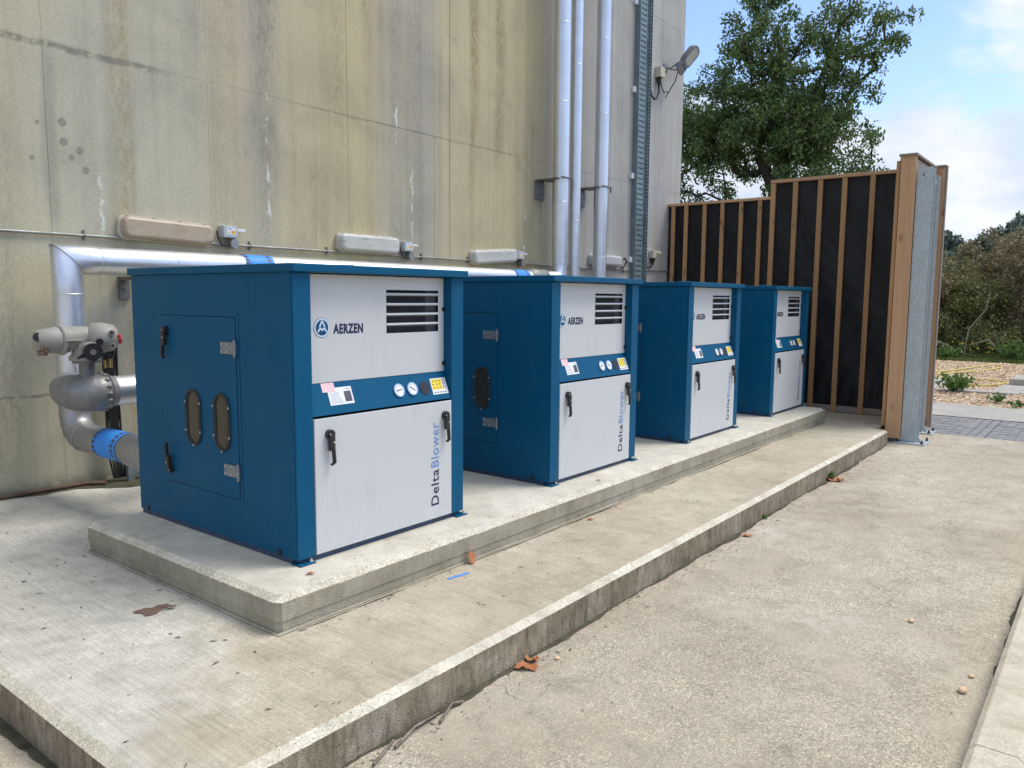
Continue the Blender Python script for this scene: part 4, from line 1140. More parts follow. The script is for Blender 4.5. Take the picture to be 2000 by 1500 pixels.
tr = World_MB((.72, 3.28, ZS))
tr.box(.69, 3.22, ZS, .73, 3.26, .02); tr.box(.73, 3.22, ZS, .745, 3.235, .02)
TR = thing('floor_cable_tray', 'grey perforated cable tray near the floor behind the nearest cabinet', 'cable tray', (.72, 3.28, ZS))
tr.build('upright', 'tray', TR)
tr = World_MB((.72, 3.28, ZS))
for k in range(60):
    xx = .746+k*.05
    tr.box(xx, 3.24, -.14, xx+.028, 3.243, .0)
tr.box(.746, 3.2435, -.145, 3.8, 3.246, -.10); tr.box(.746, 3.2435, -.085, 3.8, 3.246, -.055); tr.box(.746, 3.2435, -.04, 3.8, 3.246, .005)
tr.build('perforated_side', 'tray', TR)
o = World_MB((-1, 3.38, ZS)); o.tube([(-4.5, 3.37, ZS+.022), (-.8, 3.365, ZS+.02), (.1, 3.36, ZS+.024), (.42, 3.35, ZS+.02), (.52, 3.25, ZS+.02)], .017, 10)
q = o.build('rusty_floor_pipe', 'rust'); q.location = (-1, 3.38, ZS); tag(q, 'thin rusty pipe lying along the foot of the wall', 'pipe')

# ------------------------------------------------------------------ wall conduit, lights, boxes
cd = thing('wall_conduit', 'thin grey steel conduit run straight along the concrete wall', 'conduit', (2, 3.40, 1.85))
CO = (2, 3.40, 1.85)
m = World_MB(CO); m.tube([(-7, 3.402, 1.85), (2, 3.402, 1.85), (9.33, 3.402, 1.85)], .0125, 10); m.tube([(9.8, 3.402, 1.88), (11.15, 3.402, 1.88)], .0125, 10); m.build('conduit_pipe', 'conduit', cd)
for x in (-1.0, .513, 2.03, 2.95, 4.35, 5.18, 6.3, 8.2, 9.1):
    m = World_MB(CO); m.tube([(x-.008, 3.402, 1.85), (x+.008, 3.402, 1.85)], .018, 12); m.box(x-.008, 3.404, 1.815, x+.008, 3.4235, 1.895)
    m.build('saddle', 'steel', cd, .002)
def strip_light(label, cx, cz, L, Hh, mat, tilt=0.0, base='cream'):
    org = (cx, 3.424, cz)
    T = thing('strip_light', label, 'light', org, 'strip lights on the concrete wall')
    rot = Matrix.Rotation(-tilt, 4, 'Y')
    def ring(w, h, r, y): return [rot @ Vector((p[0], y, p[1])) for p in rrect(w, h, r, 6)]
    m = MB(); m.loft([ring(L, Hh, .055, -.004), ring(L, Hh, .055, -.045), ring(L-.006, Hh-.006, .052, -.05)], True, True, False); m.build('base_tray', base, T, .002)
    m = MB(); m.loft([ring(L-.025, Hh-.022, .052, -.050), ring(L-.027, Hh-.025, .052, -.085), ring(L-.036, Hh-.034, .05, -.103), ring(L-.056, Hh-.052, .045, -.113), ring(L-.085, Hh-.08, .035, -.117)], True, True, True); m.build('diffuser', mat, T)
    for k in (-.42, -.14, .14, .42):
        for s_ in (1, -1):
            p = rot @ Vector((k*L, -.045, s_*(Hh/2+.001)))
            m = MB(); m.box(p.x-.012, p.y-.012, p.z-.004, p.x+.012, p.y+.012, p.z+.004); m.build('clip', base, T)
    return T
strip_light('tan yellowed strip light on the wall, leftmost, above the nearest cabinet', 1.20, 1.93, .84, .20, 'diff_tan', -.03)
strip_light('dirty white strip light, second from the left on the wall', 3.50, 1.955, .86, .20, 'diff_white', .0)
strip_light('white strip light tilted upwards, just left of the silver riser pipes', 5.67, 1.92, .91, .195, 'diff_white', .075)
strip_light('clean grey strip light tucked behind the rightmost riser pipe', 8.48, 1.985, .90, .18, 'lampgrey', .0, 'lampgrey')
def jbox(label, x, z):
    org = (x, 3.424, z)
    T = thing('junction_box', label, 'junction box', org, 'junction boxes beside the strip lights')
    m = MB(); m.box(-.075, -.085, -.055, .075, -.002, .055); b = m.build('box_body', 'boxgrey', T, .006)
    m = MB(); m.box(-.071, -.0895, -.051, .071, -.0855, .051); m.build('lid', 'boxgrey', b, .003)
    m = MB(); m.box(-.04, -.0912, -.028, .05, -.0898, .038); lb = m.build('label', 'paper', b)
    m = MB(); m.box(.006, -.0922, -.018, .044, -.0914, .010); m.build('yellow_patch', 'orange', lb)
    m = MB(); m.poly_prism([(-.032, -.0914, -.016), (-.006, -.0914, -.016), (-.019, -.0914, .008)], (0, -.0008, 0)); m.build('warning_triangle', 'yellow', lb)
    m = MB(); m.poly_prism([(-.021, -.0924, -.011), (-.017, -.0924, -.011), (-.018, -.0924, .002), (-.020, -.0924, .002)], (0, -.0004, 0)); m.box(-.02, -.0918, .018, -.006, -.0913, .03); m.box(.006, -.0918, .02, .016, -.0913, .028); m.build('label_print', 'ink', lb)
    m = MB(); m.box(.0755, -.06, .012, .175, -.052, .036); m.build('tag_strip', 'paper', T)
    m = MB(); m.cyl((.04, -.095, -.108), (.04, -.03, -.108), .043, n=20); m.box(.025, -.05, -.075, .065, -.03, -.0555); m.build('conduit_drop', 'conduit', T)
    m = MB(); m.tube([(-.135, -.08, .0), (-.125, -.085, -.07), (-.09, -.085, -.125), (-.02, -.08, -.125), (.02, -.06, -.105)], .0075, 8); m.build('cable', 'cable', T)
jbox('grey junction box with orange warning sticker right of the tan strip light', 1.785, 1.966)
jbox('grey junction box with orange sticker right of the second strip light', 4.075, 1.958)
jbox('junction box with sticker right of the tilted strip light', 6.215, 1.96)
m = World_MB((9.15, 3.4, 1.95))
m.tube([(8.93, 3.36, 1.97), (9.03, 3.35, 2.05), (9.12, 3.36, 1.99), (9.05, 3.37, 1.9), (8.95, 3.37, 1.89)], .013, 8)
o = m.build('light_cable', 'cable'); o.location = (9.15, 3.4, 1.95); tag(o, 'looped black cable at the right end of the clean grey strip light', 'cable')

# perforated vertical cable tray
TO = (9.55, 3.40, ZS)
tr = thing('cable_tray', 'tall grey green perforated cable tray fixed upright on the wall', 'cable tray', TO)
m = World_MB(TO)
zz0, zz1 = ZS, 9.2
m.box(9.345, 3.33, zz0, 9.35, 3.42, zz1); m.box(9.62, 3.33, zz0, 9.625, 3.42, zz1)
m.box(9.3505, 3.345, zz0, 9.395, 3.348, zz1); m.box(9.44, 3.345, zz0, 9.455, 3.348, zz1); m.box(9.515, 3.345, zz0, 9.53, 3.348, zz1); m.box(9.575, 3.345, zz0, 9.6195, 3.348, zz1)
m.build('tray_rails', 'tray', tr)
m = World_MB(TO); z = zz0; k = 0
while z < zz1:
    m.box(9.3955, 3.3454, z, 9.5745, 3.3474, z+.058)
    z += .085; k += 1
tag(m.build('tray_rungs', 'tray', tr), kind='stuff')
m = World_MB(TO); m.box(9.36, 3.360, zz0, 9.615, 3.364, zz1); m.build('tray_back', 'tray', tr)
m = World_MB(TO)
m.box(9.685, 3.33, zz0, 9.69, 3.42, zz1); m.box(9.755, 3.33, zz0, 9.76, 3.42, zz1)
z = zz0
while z < zz1:
    m.box(9.6905, 3.345, z, 9.7545, 3.348, z+.03); z += .06
m.build('narrow_tray', 'tray', tr)
m = World_MB(TO); m.tube([(9.655, 3.37, zz0), (9.65, 3.37, 4), (9.655, 3.37, 9.2)], .010, 8); m.build('white_cable', 'boxgrey', tr)
m = World_MB(TO); m.tube([(9.672, 3.38, zz0), (9.67, 3.38, 4), (9.672, 3.38, 9.2)], .010, 8); m.build('black_cable', 'cable', tr)
for z in (6.18, 4.8, 3.41, 2.035):
    m = World_MB(TO); m.box(9.27, 3.375, z-.045, 9.342, 3.423, z+.045); m.build('fixing_clip', 'paper', tr, .003)

# floodlight
FO = (10.42, 3.424, 5.42)
fl = thing('floodlight', 'grey floodlight on a bracket high at the right end of the wall', 'floodlight', FO)
Nn = Vector((-.05, -.85, -.52)).normalized(); Lv = Vector((.38, -.42, .8)); Lv = (Lv-Nn*Lv.dot(Nn)).normalized(); Sv = Lv.cross(Nn)
cF = Vector((10.47, 3.08, 5.40))
def fpt(a, s_, n_): return cF+(Lv*a+Sv*s_+Nn*n_)*.88
def fring(w, n_, l0, l1, r):
    L_ = l1-l0; return [fpt((l0+l1)/2+p[0], p[1], n_) for p in rrect(L_, w, r, 5)]
m = World_MB(FO); m.loft([fring(.16, -.13, .04, .30, .05), fring(.26, -.10, .0, .38, .10), fring(.31, -.03, -.02, .41, .11), fring(.31, .015, -.02, .41, .11)], True, True, True); bd = m.build('lamp_body', 'flood', fl)
m = World_MB(FO); m.loft([fring(.25, -.07, -.15, .01, .03), fring(.28, -.03, -.17, -.0, .03), fring(.28, .012, -.17, -.0, .03)], True, True, False); m.build('driver_box', 'flood', fl, .006)
m = World_MB(FO); m.loft([fring(.24, .0155, .04, .37, .06), fring(.24, .018, .04, .37, .06)], True, True, False); m.build('lamp_glass', 'floodglass', fl)
for s_ in (-.06, .06):
    m = World_MB(FO); m.poly_prism([fpt(-.045, s_-.035, .0125), fpt(-.045, s_+.035, .0125), fpt(-.02, s_+.035, .0125), fpt(-.02, s_-.035, .0125)], Nn*.002); m.build('vent', 'gap', fl)
m = World_MB(FO)
for s_ in (-.135, .135):
    a = fpt(-.06, s_, -.05); b = Vector((10.42+s_*.3, 3.42, 5.40))
    m.tube([b, Vector((b.x, 3.30, 5.36)), a], .014, 6)
m.box(10.35, 3.405, 5.34, 10.49, 3.4235, 5.46)
m.build('bracket', 'flood', fl)
m = World_MB(FO); e = fpt(-.165, 0, -.03)
m.tube([e, e+Vector((-.02, .03, -.15)), (10.42, 3.36, 4.95), (10.38, 3.38, 4.88)], .009, 8); m.tube([(10.42, 3.36, 4.97), (10.40, 3.365, 4.98), (10.30, 3.37, 4.95), (10.20, 3.37, 5.02), (10.16, 3.37, 5.14)], .009, 8); m.build('cable', 'cable', fl)
JO = (10.13, 3.424, 5.24)
jb = thing('weatherproof_box', 'small cream box with a black cable under the floodlight', 'junction box', JO)
m = World_MB(JO); m.box(10.05, 3.31, 5.16, 10.21, 3.423, 5.33); m.build('box_body', 'cream', jb, .006)
m = World_MB(JO); m.tube([(10.11, 3.37, 5.16), (10.11, 3.37, 5.08), (10.11, 3.37, 5.02)], [.045, .035, .02], 12); m.tube([(10.11, 3.37, 5.04), (10.10, 3.37, 4.9), (10.04, 3.37, 4.80), (9.95, 3.37, 4.77), (9.86, 3.37, 4.80), (9.82, 3.37, 4.88), (9.77, 3.37, 4.87)], .017, 8); m.build('cable', 'cable', jb)
JO = (10.1, 3.424, 2.15)
jb = thing('wall_sensor', 'cream box with a round sensor low on the wall right of the perforated tray', 'sensor', JO)
m = World_MB(JO); m.box(10.0, 3.33, 2.09, 10.18, 3.423, 2.22); m.build('box_body', 'cream', jb, .005)
m = World_MB(JO); m.cyl((10.15, 3.33, 2.18), (10.155, 3.29, 2.175), .035, n=14); m.sphere((10.155, 3.285, 2.175), .028, 10, 6); m.build('sensor_head', 'cream', jb)
m = World_MB(JO); m.tube([(10.07, 3.38, 2.09), (10.07, 3.38, 2.03), (10.07, 3.38, 1.97)], [.05, .03, .012], 10); m.tube([(10.07, 3.38, 1.97), (10.03, 3.39, 1.93), (9.85, 3.39, 1.93), (9.77, 3.385, 2.05)], .01, 8); m.build('cable', 'cable', jb)

# ------------------------------------------------------------------ timber screens
def screen(name, label, X, ys, yl, yr, z0, z1, boards=True):
    """studs (near faces at X), black membrane sheets between, rails, boards behind"""
    org = (X, (yl+yr)/2, z0)
    T = thing(name, label, 'fence', org)
    m = World_MB(org); m.box(X-.055, yr, z1-.045, X+.11, yl, z1); m.build('top_rail', 'timber', T, .003)
    m = World_MB(org); m.box(X-.03, yr, z0+.012, X+.02, yl, z0+.095); m.build('bottom_rail', 'timber_grey', T, .003)
    for y in ys:
        m = World_MB(org); m.box(X-.045, y-.033, z0+.004, X-.001, y+.033, z1-.046); m.build('stud', 'timber_stud', T, .003)
    ed = [yl]+list(ys)+[yr]
    ed = sorted(set(ed), reverse=True)
    for a, b in zip(ed[:-1], ed[1:]):
        if a-b < .05: continue
        ph = random.random()*9
        m = World_MB(org)
        def f(u_, v_, a=a, b=b, ph=ph):
            y = a+(b-a)*u_; z = z0+.097+(z1-.05-z0-.097)*v_
            edge = 4*u_*(1-u_)
            w = .012*sin(z*5.3+ph+u_*2.2)*edge + .009*sin(z*13+ph*2-u_*5)*edge + .006*sin(z*29+u_*9+ph*3)*edge*(.4+.6*sin(z*1.7+ph)**2)
            w += .012*math.exp(-((v_-.06)/.05)**2)*sin(u_*11+ph)*edge
            return (X+.014+w*.75, y, z)
        m.grid(f, 12, 60); m.build('membrane', 'membrane', T, fix=False)
    if boards:
        y = yr; 
        while y < yl:
            m = World_MB(org); m.box(X+.075, y+.003, z0+.02, X+.097, min(y+.145, yl), z1-.047); m.build('board', 'timber_grey', T); y += .147
    return T
screen('timber_screen', 'tall timber fence lined with black membrane, just behind the farthest cabinet', 8.93, [.862, .548, .207, -.114, -.47, -.80], .897, -.93, ZS, 3.078)
screen('timber_screen', 'farther timber fence lined with black membrane, between the wall corner and the tall fence', 10.72, [3.32, 3.07, 2.72, 2.39, 2.055, 1.73, 1.40, 1.07], 3.42, .9, ZS, 3.083)

# boxed end of the screen
EO = (8.6, -1.07, ZR)
en = thing('timber_end_box', 'pale new timber boxed end of the fence beside the galvanised columns', 'fence end', EO)
m = World_MB(EO); m.box(8.0, -1.160, -.305, 8.045, -.993, 3.088); m.build('end_board', 'timber', en, .003)
m = World_MB(EO); m.box(8.046, -.978, -.17, 8.09, -.935, 3.05); m.build('corner_batten', 'timber_stud', en, .003)
for k in range(6):
    xa = 8.092+k*.19
    m = World_MB(EO); m.box(xa, -.985, -.28, xa+.186, -.963, 3.086); m.build('board', 'timber', en)
    m = World_MB(EO); m.box(xa-.04, -1.150, -.28, xa+.145, -1.128, 3.06); m.build('board', 'timber_grey', en)
m = World_MB(EO); m.box(7.975, -1.172, 3.0885, 9.18, -.972, 3.116); m.build('cap_board', 'timber_grey', en, .003)
m = World_MB(EO); m.box(9.235, -1.262, -.30, 9.285, -1.05, 3.10); fb = m.build('far_board', 'timber', en, .003)
m = World_MB(EO); m.box(9.222, -1.268, 3.101, 9.30, -1.05, 3.135); m.build('far_cap', 'timber_grey', en, .003)
m = World_MB(EO); m.box(9.236, -1.285, -.30, 9.30, -1.263, 3.125); m.build('edge_strip', 'timber_grey', en, .002)

def hcol(label, X, y0_, y1_, zt, plate):
    org = (X+.08, (y0_+y1_)/2, ZR)
    T = thing('steel_column', label, 'column', org, 'galvanised steel columns at the fence end')
    d = .16; tf = .010; yc = (y0_+y1_)/2
    # near flange with a hole near its top
    zh = zt-.09; hr = .022; n = 16
    m = World_MB(org)
    circ = [(yc+hr*cos(2*pi*k/n), zh+hr*sin(2*pi*k/n)) for k in range(n)]
    sq = []
    for k in range(n):
        a = 2*pi*k/n; cx_, sx_ = cos(a), sin(a); q = max(abs(cx_)/( (y1_-y0_)/2), abs(sx_)/.09); sq.append((yc+cx_/q, zh+sx_/q))
    for Xf in (X, X+tf):
        vs = [(Xf, p[0], p[1]) for p in circ]+[(Xf, p[0], p[1]) for p in sq]
        m.add(vs, [(k, (k+1) % n, n+(k+1) % n, n+k) for k in range(n)])
    m.loft([[(X, p[0], p[1]) for p in circ], [(X+tf, p[0], p[1]) for p in circ]], False, False, True)
    m.box(X, y0_, ZR+.02, X+tf, y1_, zh-.0905)
    m.build('flange', 'galv', T)
    m = World_MB(org); m.box(X+d-tf, y0_, ZR+.02, X+d, y1_, zt); m.build('flange', 'galv', T, .002)
    m = World_MB(org); m.box(X+tf+.0005, yc-.004, ZR+.02, X+d-tf-.0005, yc+.004, zt); m.build('web', 'galv', T)
    m = World_MB(org); m.box(plate[0], plate[1], ZR, plate[2], plate[3], ZR+.018); bp = m.build('base_plate', 'galv', T, .003)
    for (a, b) in ((plate[0]+.035, plate[1]+.035), (plate[2]-.035, plate[1]+.035), (plate[0]+.035, plate[3]-.035), (plate[2]-.035, plate[3]-.035)):
        m = World_MB(org); m.cyl((a, b, ZR+.018), (a, b, ZR+.034), .018, n=6); m.cyl((a, b, ZR+.034), (a, b, ZR+.06), .010, n=8); m.build('anchor_bolt', 'black', bp)
    m = World_MB(org); m.poly_prism([(X+.05, y0_-.001, ZR+.018), (X+.05, y0_-.055, ZR+.018), (X+.05, y0_-.001, ZR+.10)], (.008, 0, 0)); m.build('gusset', 'galv', T)
    m = World_MB(org)
    for z in np.arange(.2, zt-.2, .75): m.cyl((X-.0005, y1_-.012, z), (X-.009, y1_-.012, z), .008, n=6)
    m.build('fixing_bolt', 'galv', T)
    return T
hcol('near galvanised steel column, pale and wide, with a hole near its top', 8.05, -1.338, -1.166, 2.953, (7.94, -1.45, 8.32, -1.10))
hcol('rear galvanised steel column, mostly hidden behind the nearer column', 8.98, -1.232, -1.155, 2.98, (8.88, -1.36, 9.22, -1.12))

# ------------------------------------------------------------------ vegetation
def branch_tree(name, label, cat, base, blobs, n_att, mat, per, spread, size, trunk_r, trunk_path, group=None, wood='bark', droop=.4, squash=.8, seed=1, limbs=()):
    """limbs grow from a trunk to cluster points scattered in ellipsoids, leaves cluster on the tips"""
    r_ = np.random.default_rng(seed)
    T = thing(name, label, cat, base, group)
    base = np.array(base)
    pts = []
    vol = np.array([b[3]*b[4]*b[5]*(b[6] if len(b) > 6 else 1) for b in blobs]); vol = vol/vol.sum()
    for b, q in zip(blobs, vol):
        k = max(3, int(n_att*q))
        d = r_.normal(size=(k, 3)); d /= np.linalg.norm(d, axis=1)[:, None]
        rad = r_.random(k)**(1/2.2)
        pts.append(np.array(b[:3])+d*rad[:, None]*np.array(b[3:6]))
    pts = np.concatenate(pts)
    nodes = [np.array(p, float) for p in trunk_path]; par = [-1]+list(range(len(trunk_path)-1))
    for lb in limbs:
        pi_ = lb[0]
        for q in lb[1:]:
            nodes.append(np.array(q, float)); par.append(pi_); pi_ = len(nodes)-1
    root = nodes[0]; main = len(nodes)
    order = np.argsort(np.linalg.norm(pts-nodes[len(trunk_path)-1], axis=1))
    tips = []
    for i in order:
        p = pts[i]; A = np.array(nodes[1:])
        dd = np.linalg.norm(A-p, axis=1)+0.35*np.maximum(0, A[:, 2]-p[2])
        j = int(np.argmin(dd))+1
        a = nodes[j]; L = np.linalg.norm(p-a); ns = 2 if L < 1.2 else 3
        prev = j
        for k in range(1, ns+1):
            f = k/ns
            q = a+(p-a)*f+r_.normal(size=3)*.06*L*(1 if k < ns else 0)
            q[2] += .10*L*sin(pi*f)
            nodes.append(q); par.append(prev); prev = len(nodes)-1
        tips.append(p)
    N = len(nodes); w = np.zeros(N)
    for i in range(N-1, 0, -1):
        if w[i] == 0: w[i] = 1
        w[par[i]] += w[i]
    rad = trunk_r*(w/w[0])**.5
    rad = np.maximum(rad, trunk_r*.022)
    def tubes(lo, hi, nm):
        m = World_MB(base)
        for i in range(1, N):
            if not (lo <= rad[i] < hi): continue
            a, b = nodes[par[i]], nodes[i]
            r0 = min(rad[par[i]], rad[i]*1.5); r1 = rad[i]
            dv = Vector(b-a)
            if dv.length < 1e-4: continue
            d = dv.normalized(); e = d.orthogonal().normalized(); g_ = d.cross(e); n_ = 8 if r0 > trunk_r*.2 else 4
            rg = lambda p, r: [Vector(p)+e*(r*cos(2*pi*k/n_))+g_*(r*sin(2*pi*k/n_)) for k in range(n_)]
            m.loft([rg(a, r0), rg(b+np.array(d)*r1*.4, r1)], False, False, True)
        if m.v: tag(m.build(nm, wood, T, fix=False), kind='stuff' if nm == 'branches' else None)
    tubes(trunk_r*.35, 9, 'trunk'); tubes(0, trunk_r*.35, 'branches')
    cr = leaves('crown', np.array(tips)-base, per, spread, size, mat, T, droop, squash); tag(cr, kind='stuff')
    return T
# big ash tree behind the fence (positions worked out on a plane 30 m away)
tb = (30.0, 8.6, ZR)
blobs = [(30, 9.2, 8.5, 2.4, 3.4, 1.9, 1.1), (30, 11.4, 8.0, 2.2, 2.1, 2.6, 1.1), (29.5, 12.6, 5.2, 1.6, 1.2, 1.7, .9), (30, 7.0, 7.2, 2.2, 2.4, 2.3, 1.1), (30, 5.9, 5.9, 1.8, 1.6, 1.1), (30, 9.3, 11.6, 2.0, 1.6, 2.2, 1.0),
         (30, 9.3, 14.0, 1.4, 1.2, 1.5, .9), (30, 6.4, 11.0, 1.8, 2.4, 1.7, .8), (30, 4.7, 11.5, 1.1, 1.2, 1.0, .9), (30, 6.1, 13.2, 1.1, 1.1, 1.3, .8), (30, 10.9, 10.0, 1.5, 1.2, 1.2, .8), (30, 12.3, 8.9, 1.0, .8, .9, .6), (29.5, 5.0, 7.6, 1.2, .9, .8, .6), (30, 8.0, 9.6, 2.3, 2.6, 1.6, .8), (30, 5.9, 9.0, 1.4, 1.2, 1.3, .6), (31, 10.9, 4.4, 1.4, 1.6, .7, .7), (30.5, 6.6, 5.2, 1.6, 1.6, .9, .9)]
branch_tree('ash_tree', 'large leafy green tree rising behind the fence against the sky', 'tree', tb, blobs, 800, 'leaf', 78, .46, .165, .42,
            [(30, 8.6, ZR), (30.05, 8.55, 2.0), (29.95, 8.5, 4.2), (30, 8.35, 5.6), (30, 8.2, 6.9)], droop=.6, seed=5,
            limbs=((2, (29.8, 9.4, 5.1), (29.6, 10.4, 5.45), (29.5, 11.3, 5.9)), (3, (30, 9.2, 7.3), (30, 9.6, 9.2), (30, 9.7, 11.4)), (4, (30, 7.4, 8.6), (30, 6.8, 10.2), (30, 6.2, 12.0)), (4, (30, 7.0, 7.5), (30, 6.0, 7.8)), (6, (29.6, 10.9, 4.6), (29.5, 11.9, 4.4))))

def shrub(label, x, y, w, h, mat, n, per, size, seed, name='thicket_shrub', wood='deadwood', d=1.3, group='shrubs of the thicket beyond the gravel', spread=.34):
    bl = [(x+random.uniform(-.3, .3), y+random.uniform(-.35, .35)*w, ZR+h*(.28+.5*random.random()), d, w*.42, h*.30) for _ in range(4)]
    bl.append((x, y, ZR+h*.3, d, w*.6, h*.32))
    branch_tree(name, label, 'shrub', (x, y, ZR), bl, n, mat, per, spread, size, .07, [(x, y, ZR), (x, y+.05, ZR+h*.2), (x, y, ZR+h*.4)], group, wood, .2, .9, seed)
shrub('brown twiggy shrub right beside the edge of the timber fence end', 27.2, 1.8, 2.4, 3.5, 'leaf_brown', 170, 85, .11, 11)
shrub('dense olive shrub in the middle of the thicket beyond the gravel', 27.0, .4, 2.2, 3.4, 'leaf_olive', 180, 90, .11, 12)
shrub('russet topped shrub at the right picture edge beyond the gravel', 27.2, -1.0, 2.3, 3.9, 'leaf_brown', 190, 90, .11, 13)
shrub('taller brown shrub standing behind the thicket, under the conifer', 29.2, .5, 3.2, 4.2, 'leaf_brown', 200, 90, .13, 14)
shrub('low dark olive shrub at the foot of the thicket', 26.1, -.3, 2.6, 1.6, 'leaf_olive', 140, 80, .1, 15)
for k, (x, y, h_) in enumerate(((26.5, -2.6, 3.4), (26.4, -4.4, 3.1), (26.6, 3.6, 3.2), (26.5, 5.6, 3.0))):
    shrub(('olive shrub continuing the thicket past the right picture edge', 'brown shrub continuing the thicket farther past the right picture edge', 'brown shrub of the thicket hidden behind the fence end', 'olive shrub of the thicket hidden behind the tall fence')[k], x, y, 2.4, h_, ('leaf_olive', 'leaf_brown')[k in (1, 2)], 70, 60, .13, 30+k)
def conifer(label, x, y, h_, w, seed):
    bl = []
    bl.append((x, y, ZR+h_*.62, w*.42, w*.5, h_*.30))
    for k in range(7):
        a = -1+2*k/6; bl.append((x+random.uniform(-.5, .5), y+a*w*.42, ZR+h_*(.80-.22*abs(a))+random.uniform(-.15, .25), w*.16, w*.13, h_*.13))
    branch_tree('conifer_tree', label, 'tree', (x, y, ZR), bl, 330, 'leaf_conifer', 65, .27, .24, .22, [(x, y, ZR), (x, y, ZR+h_*.4), (x, y+.1, ZR+h_*.7), (x, y, ZR+h_*.93)], 'dark conifers behind the thicket', 'bark', -.9, 1.1, seed)
conifer('broad dark conifer rising over the thicket at the right', 42, 1.0, 6.0, 4.8, 41)
conifer('small dark conifer next to the fence end top edge', 42, 4.0, 5.5, 2.4, 42)
conifer('dark conifer past the right picture edge', 43, -3.8, 6.0, 4.4, 43)

# pale bent dead stems in front of the thicket
for k, pts in enumerate(([(24.6, .55, ZR), (24.6, .45, .55), (24.7, .05, 1.15), (24.7, -.02, 1.7)], [(24.4, 1.2, ZR+.5), (24.4, .95, .05), (24.4, .6, -.15), (24.4, .2, ZR+.12)], [(24.5, -.5, ZR+.1), (24.5, -.1, .25), (24.5, .35, .1)])):
    m = World_MB(pts[0]); m.tube(pts, [.022, .02, .017, .01][:len(pts)], 6); o = m.build('dead_stem', 'deadwood'); o.location = pts[0]
    tag(o, ('pale bent dead stem standing up in front of the thicket', 'pale dead stem drooping to the ground left of the thicket', 'short dead stem lying against the thicket foot')[k], 'stem')

# grass bank between gravel and thicket
n = 14000
gx = 23.5+2.8*rng.random(n); gy = -6+10*rng.random(n)
hgt = .07+.16*rng.random(n)*np.clip((gx-23.4)/1.2, .35, 1.5)
cen = np.stack([gx, gy, ZR+hgt/2-.01], 1)
ax = np.stack([rng.normal(size=n)*.25, rng.normal(size=n)*.35, np.ones(n)], 1); ax /= np.linalg.norm(ax, axis=1)[:, None]
bx = np.cross(ax, rng.normal(size=(n, 3))); bx /= np.linalg.norm(bx, axis=1)[:, None]
o = seg_quads('grass', cen, ax*hgt[:, None]/2*1.2, bx*.014, 'grass'); tag(o, 'rough grass bank between the gravel and the thicket', 'grass', kind='stuff')
m = MB()
for k in range(60):
    m.sphere((24.2+random.random()*1.4, -3+4.6*random.random(), ZR+.2+.35*random.random()), .022, 6, 4)
tag(m.build('flowers', 'flower', fix=False), 'tiny yellow flowers over the grass bank', 'flowers', kind='stuff')

def weed(label, x, y, w, h_, n, size, grp='weeds in the gravel', mat='leaf_weed', name='weed_plant', zb=ZR):
    T = thing(name, label, 'plant', (x, y, zb), grp)
    m = MB()
    tips = []
    for k in range(max(4, n//6)):
        a = random.random()*6.28; r_ = w*.5*random.random()**.6; hh = h_*(.5+.5*random.random())
        p = (r_*cos(a), r_*sin(a), hh); m.tube([(0, 0, 0), (p[0]*.4, p[1]*.4, hh*.6), p], [.006, .005, .003], 4); tips += [p, (p[0]*.75, p[1]*.75, hh*.75), (p[0]*.5, p[1]*.5, hh*.5)]
    m.build('stems', mat, T, fix=False)
    leaves('foliage', np.array(tips), max(4, n*3//len(tips)), h_*.28, size, mat, T, -.1, .9)
weed('bushy bright green weed beside the concrete slab in the gravel', 14.6, -.73, .75, .34, 150, .09)
weed('small low green weed in the gravel near the right picture edge', 13.3, -1.58, .5, .14, 60, .06)
weed('flat weed at the paving edge at the right picture edge', 12.85, -1.95, .5, .1, 50, .06)
weed('tiny weed at the gravel edge beside the timber post', 12.75, -.66, .12, .09, 16, .04)
weed('leafy green plant in the grass at the right, below the thicket', 24.3, -.75, 1.0, .55, 200, .1, 'plants in the grass bank')
weed('dark green plant in the grass next to the timber fence end', 24.0, .85, .7, .4, 120, .09, 'plants in the grass bank')
weed('tiny green tuft growing from the kerb foot over orange leaves', 5.40, -1.10, .07, .09, 26, .035, 'tufts at the kerb', zb=ZR)
weed('faint green tuft at the foot of the kerb, halfway along', 3.62, -1.09, .1, .03, 18, .03, 'tufts at the kerb', zb=ZR)

def hose(label, pts, r=.016):
    c = pts[0]; m = World_MB((c[0], c[1], ZR)); 
    P_ = [Vector((p[0], p[1], ZR+.03)) for p in pts]
    # Catmull-Rom smoothing
    out = []
    for i in range(len(P_)-1):
        p0, p1, p2, p3 = P_[max(0, i-1)], P_[i], P_[i+1], P_[min(len(P_)-1, i+2)]
        for s_ in range(6):
            t_ = s_/6; out.append(.5*((2*p1)+(-p0+p2)*t_+(2*p0-5*p1+4*p2-p3)*t_*t_+(-p0+3*p1-3*p2+p3)*t_**3))
    out.append(P_[-1])
    m.tube(out, r, 8); o = m.build('yellow_hose', 'hose'); o.location = (c[0], c[1], ZR); return tag(o, label, 'hose', 'yellow hoses on the gravel')
hose('long yellow hose looped far out on the gravel', [(18.2, .6), (19.0, .25), (20.4, -.1), (21.6, -.3), (22.3, -.55), (21.8, -.75), (20.6, -.65), (19.4, -.3), (18.4, .1), (18.0, .5)])
hose('yellow hose lying in a flat loop behind the bushy green weed', [(17.0, -.2), (17.4, -.6), (17.4, -1.1), (17.0, -1.35), (16.3, -1.15), (16.1, -.8), (16.4, -.4), (16.9, -.25)])
hose('short yellow hose end emerging from behind the timber post', [(17.4, .5), (17.2, .1), (17.4, -.12), (17.8, -.02)])

